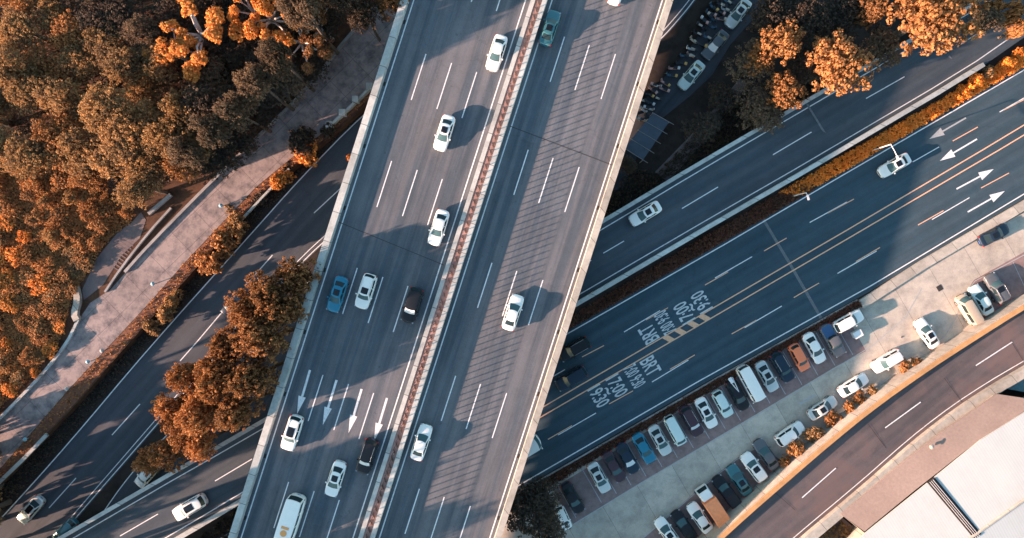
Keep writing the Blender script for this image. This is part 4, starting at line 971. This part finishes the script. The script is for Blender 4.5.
def tree_variant(style, k):
    key = (style, k)
    if key in _tree: return _tree[key]
    P_ = {'popcorn': dict(Rc=4, Hc=4.2, nl=11, nc=560, per=13, sz=.34, cr=(.24, .42), th=5.0),
          'fine': dict(Rc=4, Hc=3.8, nl=12, nc=620, per=13, sz=.30, cr=(.26, .46), th=5.0),
          'wood': dict(Rc=4, Hc=4.0, nl=13, nc=900, per=10, sz=.27, cr=(.18, .32), th=5.0),
          'scrub': dict(Rc=1.5, Hc=1.4, nl=7, nc=190, per=9, sz=.20, cr=(.09, .19), th=.3),
          'ball': dict(Rc=4, Hc=3.5, nl=17, nc=620, per=12, sz=.24, cr=(.18, .28), th=5.5),
          'bush': dict(Rc=1.5, Hc=1.5, nl=6, nc=150, per=12, sz=.26, cr=(.16, .30), th=.35)}[style]
    lobe = (.38, .58) if style != 'ball' else (.09, .19)
    c, r, lobes = crown_clumps(P_['Rc'], P_['Hc'], P_['nl'], P_['nc'], hash_(style) + k * 13, P_['cr'], lobe)
    _tree[key] = (P_, c, r, lobes); return _tree[key]
def hash_(s): return sum(ord(ch) * (i + 3) for i, ch in enumerate(s))
_tm = {}
def tree(px, py, rpx, h, style, leaf, label, cat='tree', name=None, group=None, zb=0.0, seed=None, flat=1.0):
    """crown centre seen at px,py; rpx crown radius in pixels at crown height"""
    k = (seed if seed is not None else int(px * 3 + py)) % 4
    P_, c, r, lobes = tree_variant(style, k)
    mk_ = (style, k, leaf)
    if mk_ not in _tm:
        cm = leaves_mesh('crown', c, r, P_['per'], P_['sz'], M[leaf]); bark = M['pale_bark'] if style == 'ball' else M['bark']
        tm = trunk_mesh(P_['Rc'], P_['Hc'], P_['th'], lobes, k, bark, 13 if style == 'ball' else 7); _tm[mk_] = (cm, tm)
    cm, tm = _tm[mk_]
    full = P_['th'] + P_['Hc'] * 1.02 + .6
    zc = zb + h * .72; s = S0 * H_CAM / (H_CAM - zc); rad = rpx / s; p = W(px, py, zc)
    nm = name or {'popcorn': 'broadleaf_tree', 'fine': 'broadleaf_tree', 'ball': 'golden_tree', 'bush': 'round_bush', 'wood': 'broadleaf_tree', 'scrub': 'shrub'}[style]
    sx = rad / (P_['Rc'] * 1.02); sz = h / full
    o = thing(nm, label, cat, (p.x, p.y, zb), random.uniform(0, 6.28), group); o.scale = (sx, sx, sz)
    mobj('trunk' if style not in ('bush', 'scrub') else 'stem', tm, None, o); q = mobj('crown' if style not in ('bush', 'scrub') else 'foliage', cm, None, o); q.location.z = P_['th']
    return o
# --- top right trees
for a in [(838, 66, 33, 11, 'popcorn', 'leaf_orange', 'bright orange tree overhanging the flyover parapet in the middle of the upper right'),
          (784, 92, 20, 9, 'popcorn', 'leaf_orange', 'small bright orange tree tucked against the flyover parapet'),
          (779, 43, 22, 11, 'popcorn', 'leaf_orange', 'orange-brown tree above the small bright orange one'),
          (758, 62, 15, 9, 'popcorn', 'leaf_orange', 'small orange crown left of the orange-brown tree'),
          (930, 14, 46, 13, 'popcorn', 'leaf_orange', 'largest orange popcorn-like tree at the top right reaching over the flyover'),
          (870, 12, 16, 10, 'popcorn', 'leaf_rust', 'rusty little crown between the two largest orange trees'),
          (752, 62, 24, 8, 'fine', 'leaf_brown', 'dull brown tree right of the parked silver car'),
          (758, 108, 26, 7, 'fine', 'leaf_brown', 'dull brown tree at the lower end of the wood by the flyover'),
          (772, 12, 24, 9, 'fine', 'leaf_dark', 'dark tree at the top edge right of the scooters'),
          (808, 22, 30, 9, 'fine', 'leaf_dark', 'dark crown behind the bright orange trees in the upper right'),
          (848, 14, 28, 8, 'fine', 'leaf_dark', 'dark crown at the top edge between orange trees'),
          (880, 48, 20, 8, 'fine', 'leaf_brown', 'brown tree squeezed between the largest orange tree and its neighbour'),
          (800, 70, 20, 7, 'fine', 'leaf_dark', 'dark low tree in the gap among the orange crowns'),
          (985, 24, 16, 8, 'fine', 'leaf_brown', 'small brown tree over the flyover beside the golden balls'),
          (722, 98, 16, 5, 'fine', 'leaf_dark', 'low dark tree at the end of the dim dirt path'),
          (702, 128, 18, 5, 'fine', 'leaf_dark', 'low dark shrubby tree beside the dim dirt path'),
          (628, 165, 9, 4, 'fine', 'leaf_brown', 'small brown tree between the blue shelter and the overpass')]:
    tree(*a)
for i, (x, y, r_) in enumerate([(993, 4, 13), (1016, 10, 13), (1026, 24, 9)]):
    tree(x, y, r_, 9, 'bush', 'leaf_orange', ['golden ball-shaped tree left of three at the top right corner', 'golden ball-shaped tree in the top right corner, middle of three', 'golden ball-shaped tree cut by the right edge'][i], 'tree', 'golden_tree', 'golden ball trees')
# --- rust row left of the overpass
G5 = 'rusty trees between the lower road and the overpass'
for a in [(300, 276, 22, 16, 'topmost rusty tree touching the overpass parapet'), (270, 292, 24, 17, 'rusty tree just below the topmost of the row'), (248, 312, 22, 16, 'rusty tree covering the white hatchback'),
          (284, 312, 24, 17.5, 'rusty tree pressed against the overpass left of the bright blue sedan'), (262, 338, 26, 18.5, 'rusty tree in the middle of the row by the overpass'), (232, 345, 18, 16, 'small rusty crown at the left of the row middle'),
          (192, 378, 22, 13, 'leftmost orange crown of the row above the lower road'), (222, 378, 26, 17.5, 'broad orange crown right of the leftmost one'), (254, 375, 26, 18, 'rusty crown near the overpass level with the arrows'),
          (175, 402, 20, 12, 'orange crown standing over the road line'), (206, 412, 26, 15, 'orange crown near the flyover parapet'), (238, 408, 24, 17, 'rusty crown leaning over the sunlit flyover'),
          (170, 452, 20, 10, 'low orange crown at the lower left end of the row'), (205, 442, 18, 12, 'orange crown overhanging the flyover parapet'), (148, 462, 14, 8, 'small dark orange crown beside the flyover parapet'), (186, 430, 22, 12, 'orange crown in the lower middle of the row')]:
    tree(*a[:4], 'popcorn', 'leaf_rust' if a[0] > 225 else 'leaf_orange', a[4], group=G5)
# --- bushes on the verge of the lower road
G6 = 'bushes on the verge above the lower road'
for x, y, r_, h, lf, lb in [(280, 180, 13, 5, 'leaf_gold', 'round golden bush between the path and the lower road'), (302, 140, 17, 5.5, 'leaf_dark', 'dark bush right of the shaded path'), (306, 155, 14, 3.5, 'leaf_gold', 'golden-lit bush below the dark one'),
      (222, 243, 16, 5.5, 'leaf_orange', 'large orange bush left of the lower road'), (206, 260, 16, 5.2, 'leaf_orange', 'broad orange bush below the large one'), (236, 222, 13, 5, 'leaf_mix', 'brownish bush at the top of the orange cluster'), (228, 210, 8, 2.5, 'leaf_mix', 'small bush by the pale blue path light'),
      (172, 300, 11, 4, 'leaf_mix', 'brown bush midway down the dark verge'), (160, 315, 12, 4, 'leaf_mix', 'brown bush lower on the dark verge'), (148, 328, 10, 3.5, 'leaf_mix', 'last brown bush on the dark verge'), (350, 157, 5, 3, 'leaf_gold', 'tiny golden bush touching the overpass parapet'), (326, 128, 9, 4, 'leaf_dark', 'dark bush at the parapet end'), (258, 196, 9, 2.5, 'leaf_dark', 'small dark bush left of the round golden one'), (288, 168, 8, 2.3, 'leaf_dark', 'small dark bush behind the round golden one')]:
    tree(x, y, r_, h, 'bush', lf, lb, 'bush', group=G6)
# --- wood top left
G7 = 'trees of the wood at the upper left'
tree(196, 34, 46, 12, 'ball', 'leaf_gold', 'golden ball-clustered tree with bare pale branches in the upper left wood', zb=ZP, seed=1, group=G7)
tree(172, 50, 34, 11, 'ball', 'leaf_gold', 'second golden clustered tree just below the first pale-branched one', zb=ZP, seed=2, group=G7)
tree(266, 14, 36, 13, 'ball', 'leaf_gold', 'bright golden clustered tree at the top edge near the path', zb=ZP, seed=3, group=G7)
tree(250, 8, 26, 13, 'ball', 'leaf_gold', 'golden clustered crown cut by the top edge', zb=ZP, seed=0, group=G7)
tree(300, 40, 34, 10, 'ball', 'leaf_rust', 'thin rusty tree with bare branches beside the shaded path', zb=ZP, seed=1, group=G7)
tree(318, 22, 26, 10, 'ball', 'leaf_rust', 'thin rusty tree at the top of the shaded path kerb', zb=ZP, seed=2, group=G7)
tree(392, 2, 18, 15, 'popcorn', 'leaf_rust', 'reddish tree at the top edge touching the overpass', zb=0, group=G7)
tree(366, 16, 17, 15, 'fine', 'leaf_dark', 'dark tree beside the reddish one at the overpass', zb=0, group=G7)
tree(345, -6, 22, 17, 'fine', 'leaf_dark', 'dark tree at the top edge over the path', zb=ZP, group=G7)
rt = random.Random(3); placed = []
WOOD = [(-30, -20), (345, -20), (340, 20), (300, 85), (245, 138), (205, 172), (150, 190), (125, 205), (60, 160), (-30, 150)]
att = 0
while len(placed) < 62 and att < 6000:
    att += 1; x, y = rt.uniform(-30, 350), rt.uniform(-20, 200)
    if not inside((x, y), WOOD): continue
    if all((x - a) ** 2 + (y - b) ** 2 > 23 ** 2 for a, b in placed): placed.append((x, y))
ORD = ['first', 'second', 'third', 'fourth', 'fifth', 'sixth', 'seventh', 'eighth', 'ninth', 'tenth', 'eleventh', 'twelfth', 'thirteenth', 'fourteenth', 'fifteenth', 'sixteenth', 'seventeenth', 'eighteenth', 'nineteenth', 'twentieth']
def order_labels(pts, bands):
    out = {}
    for bi, (lo, hi, nm) in enumerate(bands):
        row = sorted([p for p in pts if lo <= p[1] < hi])
        for k, p in enumerate(row): out[p] = (ORD[min(k, 19)], nm)
    return out
olw = order_labels(placed, [(-99, 20, 'top edge'), (20, 55, 'upper band'), (55, 90, 'middle band'), (90, 125, 'lower band'), (125, 300, 'foot')])
for i, (x, y) in enumerate(placed):
    warm = (x < 70 or (60 < x < 200 and y > 55)); edge = x > 215  # warm: leaf colours picked to carry the sun glow at the left
    lf = rt.choice(['leaf_mix', 'leaf_orange', 'leaf_mix', 'leaf_mix']) if warm else rt.choice(['leaf_dark', 'leaf_brown', 'leaf_mix'])
    if edge: lf = rt.choice(['leaf_dark', 'leaf_dark', 'leaf_brown'])
    desc = {'leaf_mix': 'mottled brown and orange', 'leaf_orange': 'orange', 'leaf_dark': 'dark', 'leaf_brown': 'brown'}[lf]
    od, bn = olw[(x, y)]
    h = (rt.uniform(10, 13) if y > 95 and x > 110 else rt.uniform(7, 10)) if not edge else rt.uniform(5.5, 8)
    tree(x, y, rt.uniform(20, 29), h, 'wood', lf, '%s tree, %s from the left along the %s of the wood' % (desc, od, bn), zb=ZP, group=G7, seed=i)
for x, y, r_, h, lb in [(236, 112, 19, 17, 'tall brown tree left of the shaded path, lowest of four'), (258, 84, 19, 19, 'tall brown tree left of the shaded path, second lowest'), (280, 60, 18, 20, 'tall brown tree left of the shaded path, second highest of four'), (212, 130, 18, 17, 'tall brown tree above the kerb wall at the foot of the wood'), (188, 152, 17, 14, 'tall brown tree where the wood meets the kerb wall low down'), (306, 14, 22, 21, 'tall brown tree at the top edge left of the shaded path')]:
    tree(x, y, r_, h, 'wood', 'leaf_brown', lb, zb=ZP, group=G7)
# unseen trees added outside the frame only to cast shadows into it
for i, (x, y, r_, h) in enumerate([(40, 592, 34, 24), (-20, 622, 36, 25), (92, 604, 30, 22), (4, 578, 28, 22), (120, 650, 34, 22), (60, 690, 36, 23), (-40, 486, 26, 9), (-30, 520, 28, 10), (-60, 560, 30, 12), (-24, 462, 20, 6), (-22, 440, 18, 5.5), (-50, 470, 26, 12), (-30, 502, 18, 6), (-36, 548, 22, 7), (-80, 520, 30, 16), (-90, 480, 30, 17), (-40, 580, 26, 9), (-100, 560, 30, 16), (-70, 440, 24, 11), (-22, 478, 12, 3.5), (-26, 532, 12, 4), (300, -50, 34, 22), (345, -75, 34, 22)]):
    tree(x, y, r_, h, 'fine' if i % 2 else 'popcorn', 'leaf_mix', 'mottled brown tree added out of view to cast shadow into the frame', zb=0 if x > -25 else ZP, group='unseen trees added for their shadows')
for i, (x, y, r_, h) in enumerate([(-24, 460, 16, 6), (-24, 496, 16, 7), (-34, 524, 18, 8), (-30, 562, 18, 8), (-34, 500, 20, 10), (-40, 540, 20, 11), (-34, 592, 20, 9), (-50, 600, 24, 12), (-34, 440, 18, 8)]):  # more added shadow casters out of view, leafy down to the ground
    tree(x, y, r_, h, 'bush', 'leaf_mix', 'mottled brown tree added out of view to cast shadow into the frame', zb=0, group='unseen trees added for their shadows', name='broadleaf_tree')
# --- shrubs lower left
SHR = [(-20, 150), (60, 165), (125, 208), (132, 222), (112, 236), (95, 258), (80, 285), (72, 300), (60, 342), (36, 372), (0, 408), (-20, 428)]
pl2 = []; att = 0
while len(pl2) < 72 and att < 9000:
    att += 1; x, y = rt.uniform(-20, 135), rt.uniform(150, 425)
    if inside((x, y), SHR) and all((x - a) ** 2 + (y - b) ** 2 > 13 ** 2 for a, b in pl2): pl2.append((x, y))
ols = order_labels(pl2, [(-99, 190, 'highest row'), (190, 225, 'second row'), (225, 260, 'third row'), (260, 295, 'fourth row'), (295, 330, 'fifth row'), (330, 365, 'sixth row'), (365, 900, 'lowest row')])
for i, (x, y) in enumerate(pl2):
    lf = 'leaf_gold' if (x < 70 and y > 210 and rt.random() < .5) else rt.choice(['leaf_orange', 'leaf_mix', 'leaf_under', 'leaf_under'])
    desc = {'leaf_gold': 'golden', 'leaf_orange': 'orange', 'leaf_mix': 'mottled brown', 'leaf_under': 'rusty orange'}[lf]
    od, bn = ols[(x, y)]
    tree(x, y, rt.uniform(6, 12), rt.uniform(.9, 2.6), 'scrub', lf, '%s shrub, %s from the left in the %s of the left bank' % (desc, od, bn), 'shrub', 'shrub', 'shrubs covering the left bank', zb=ZP, seed=i)
def cover(name, pg, n, z, mat, label, cr=(.12, .3), per=8, size=.22, hvar=.5, ridge=None):
    xs = [p[0] for p in pg]; ysx = [p[1] for p in pg]; C = []; g = random.Random(hash_(name) + n)
    while len(C) < n:
        x, y = g.uniform(min(xs), max(xs)), g.uniform(min(ysx), max(ysx))
        if inside((x, y), pg): q = W(x, y, z); C.append((q.x, q.y, z + g.uniform(0, hvar) * (.5 + .5 * math.sin(q.x * .9 + 1.7 * math.sin(q.y * .6))) + .08))
    o = mobj(name, leaves_mesh(name, C, [g.uniform(*cr) for _ in C], per, size, mat)); tag(o, label, 'plants', None, 'stuff'); return o
cover('undergrowth', SHR, 24000, ZP, M['leaf_under'], 'tangled rusty undergrowth covering the left bank', (.10, .26), 8, .19, 1.0)
cover('undergrowth', WOOD, 5000, ZP, M['leaf_dark'], 'dark undergrowth on the wood floor', (.2, .45), 8, .3, 1.0)
cover('undergrowth', [(x, y) for x, y in PL[1:]] + [(0, 482), (44, 436), (78, 400), (121, 350), (196, 266), (256, 198), (330, 134), (385, 84)], 900, ZP, M['leaf_under'], 'sparse rusty weeds on the strip beside the path', (.1, .22), 7, .18, .2)
cover('undergrowth', [(345, 127), (256, 203), (196, 271), (121, 355), (78, 405), (44, 441), (0, 487), (0, 514), (68, 438), (145, 347), (254, 225), (297, 178), (360, 115)], 1500, 0, M['leaf_dark'], 'dark weeds in the ditch above the lower road', (.12, .3), 7, .22, .4)
# --- hedges
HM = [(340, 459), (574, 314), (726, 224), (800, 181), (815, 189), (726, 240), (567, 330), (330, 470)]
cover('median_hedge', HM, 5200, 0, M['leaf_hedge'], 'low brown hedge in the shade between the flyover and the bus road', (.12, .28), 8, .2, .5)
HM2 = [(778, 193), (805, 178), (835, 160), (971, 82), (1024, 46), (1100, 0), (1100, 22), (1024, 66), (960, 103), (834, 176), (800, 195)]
cover('median_hedge', HM2, 4200, 0, M['leaf_hedge_lit'], 'low hedge with sunlight put into its orange leaf colour between the flyover end and the bus road', (.14, .3), 9, .22, .6)
for i, (x, y, r_, h) in enumerate([(977, 78, 9, 2.4), (992, 71, 8, 2.2), (1010, 62, 8, 2.2), (965, 90, 8, 1.8), (1022, 52, 7, 2)]):
    tree(x, y, r_, h, 'bush', 'leaf_hedge_lit' if i != 1 else 'leaf_mix', ['clipped orange bush left of the row at the flyover end', 'brownish clipped bush second from the left at the flyover end', 'clipped orange bush third along the flyover end', 'flat orange bush just before the clipped row', 'orange bush at the right edge by the flyover'][i], 'bush', group='clipped bushes at the flyover end')
HL = [(495, 506), (560, 470), (620, 434.5), (720, 377), (857, 300), (862, 306), (846, 313), (700, 397), (620, 443), (560, 480), (500, 515)]
cover('roadside_hedge', HL, 4200, .02, M['leaf_hedge'], 'narrow dark brown hedge between the bus road and the upper parked row', (.12, .26), 8, .19, .5)
# shrubs by ramp
SH2 = [(778, 478), (800, 458), (840, 423), (880, 395), (925, 360), (928, 366), (880, 402), (836, 436), (800, 466), (786, 480)]
cover('verge_plants', SH2, 2200, .02, M['leaf_mix'], 'low brownish plants on the verge below the line of cars', (.12, .25), 8, .2, .4)
for i, (x, y, r_, h, lf) in enumerate([(797, 452, 12.5, 2.8, 'leaf_orange'), (785, 464.5, 9, 2.2, 'leaf_orange'), (815, 436, 11.5, 2.6, 'leaf_mix'), (833.5, 420.5, 9.5, 2.2, 'leaf_orange'), (849, 408.5, 8, 2, 'leaf_orange'), (862, 399.5, 7.5, 1.8, 'leaf_orange'), (875, 390.5, 7.5, 1.6, 'leaf_mix'), (907, 368, 8.5, 1.8, 'leaf_orange'), (918, 361, 7, 1.6, 'leaf_rust')]):
    tree(x, y, r_, h, 'bush', lf, ['largest round orange bush by the ramp coping', 'small orange bush at the lower end of the verge', 'brown-orange bush right of the largest round one', 'orange bush below the silver sedan', 'little orange bush below the plain white sedan', 'little orange bush further up the verge', 'small brownish bush near the upper verge', 'orange bush left of the nose-out white sedan', 'rusty bush at the top end of the verge'][i], 'bush', group='bushes on the verge by the ramp')
# bottom dark tree
tree(530, 503, 32, 8, 'fine', 'leaf_dark', 'dark leafy tree at the bottom beside the overpass and the parking lot'); tree(548, 530, 22, 6, 'fine', 'leaf_dark', 'smaller dark tree over the pale car at the bottom edge')
cover('undergrowth', [(190, 545), (240, 506), (262, 490), (235, 545)], 300, 0, M['leaf_dark'], 'dark weeds between flyover and overpass at the bottom', (.15, .3), 8, .25, .5)
cover('undergrowth', [(600, 225), (630, 165), (655, 175), (700, 130), (725, 100), (745, 90), (760, 125), (690, 165)], 1500, 0, M['leaf_dark'], 'dark weeds between the flyover and the alley', (.15, .35), 8, .25, .4)
cover('undergrowth', [(815, 540), (838, 520), (862, 534), (850, 545)], 260, .5, M['leaf_mix'], 'brown plants at the warehouse corner', (.15, .35), 8, .25, .5)
for i, (x, y) in enumerate([(829, 521), (835, 515), (845, 507), (852, 500), (860, 493)]): tree(x, y, 2.6, 2.8, 'bush', 'leaf_orange', '%s thin orange shrub from the bottom behind the ramp parapet beside the warehouse' % ORD[i], 'shrub', 'shrub', 'thin shrubs behind the ramp parapet', seed=i)
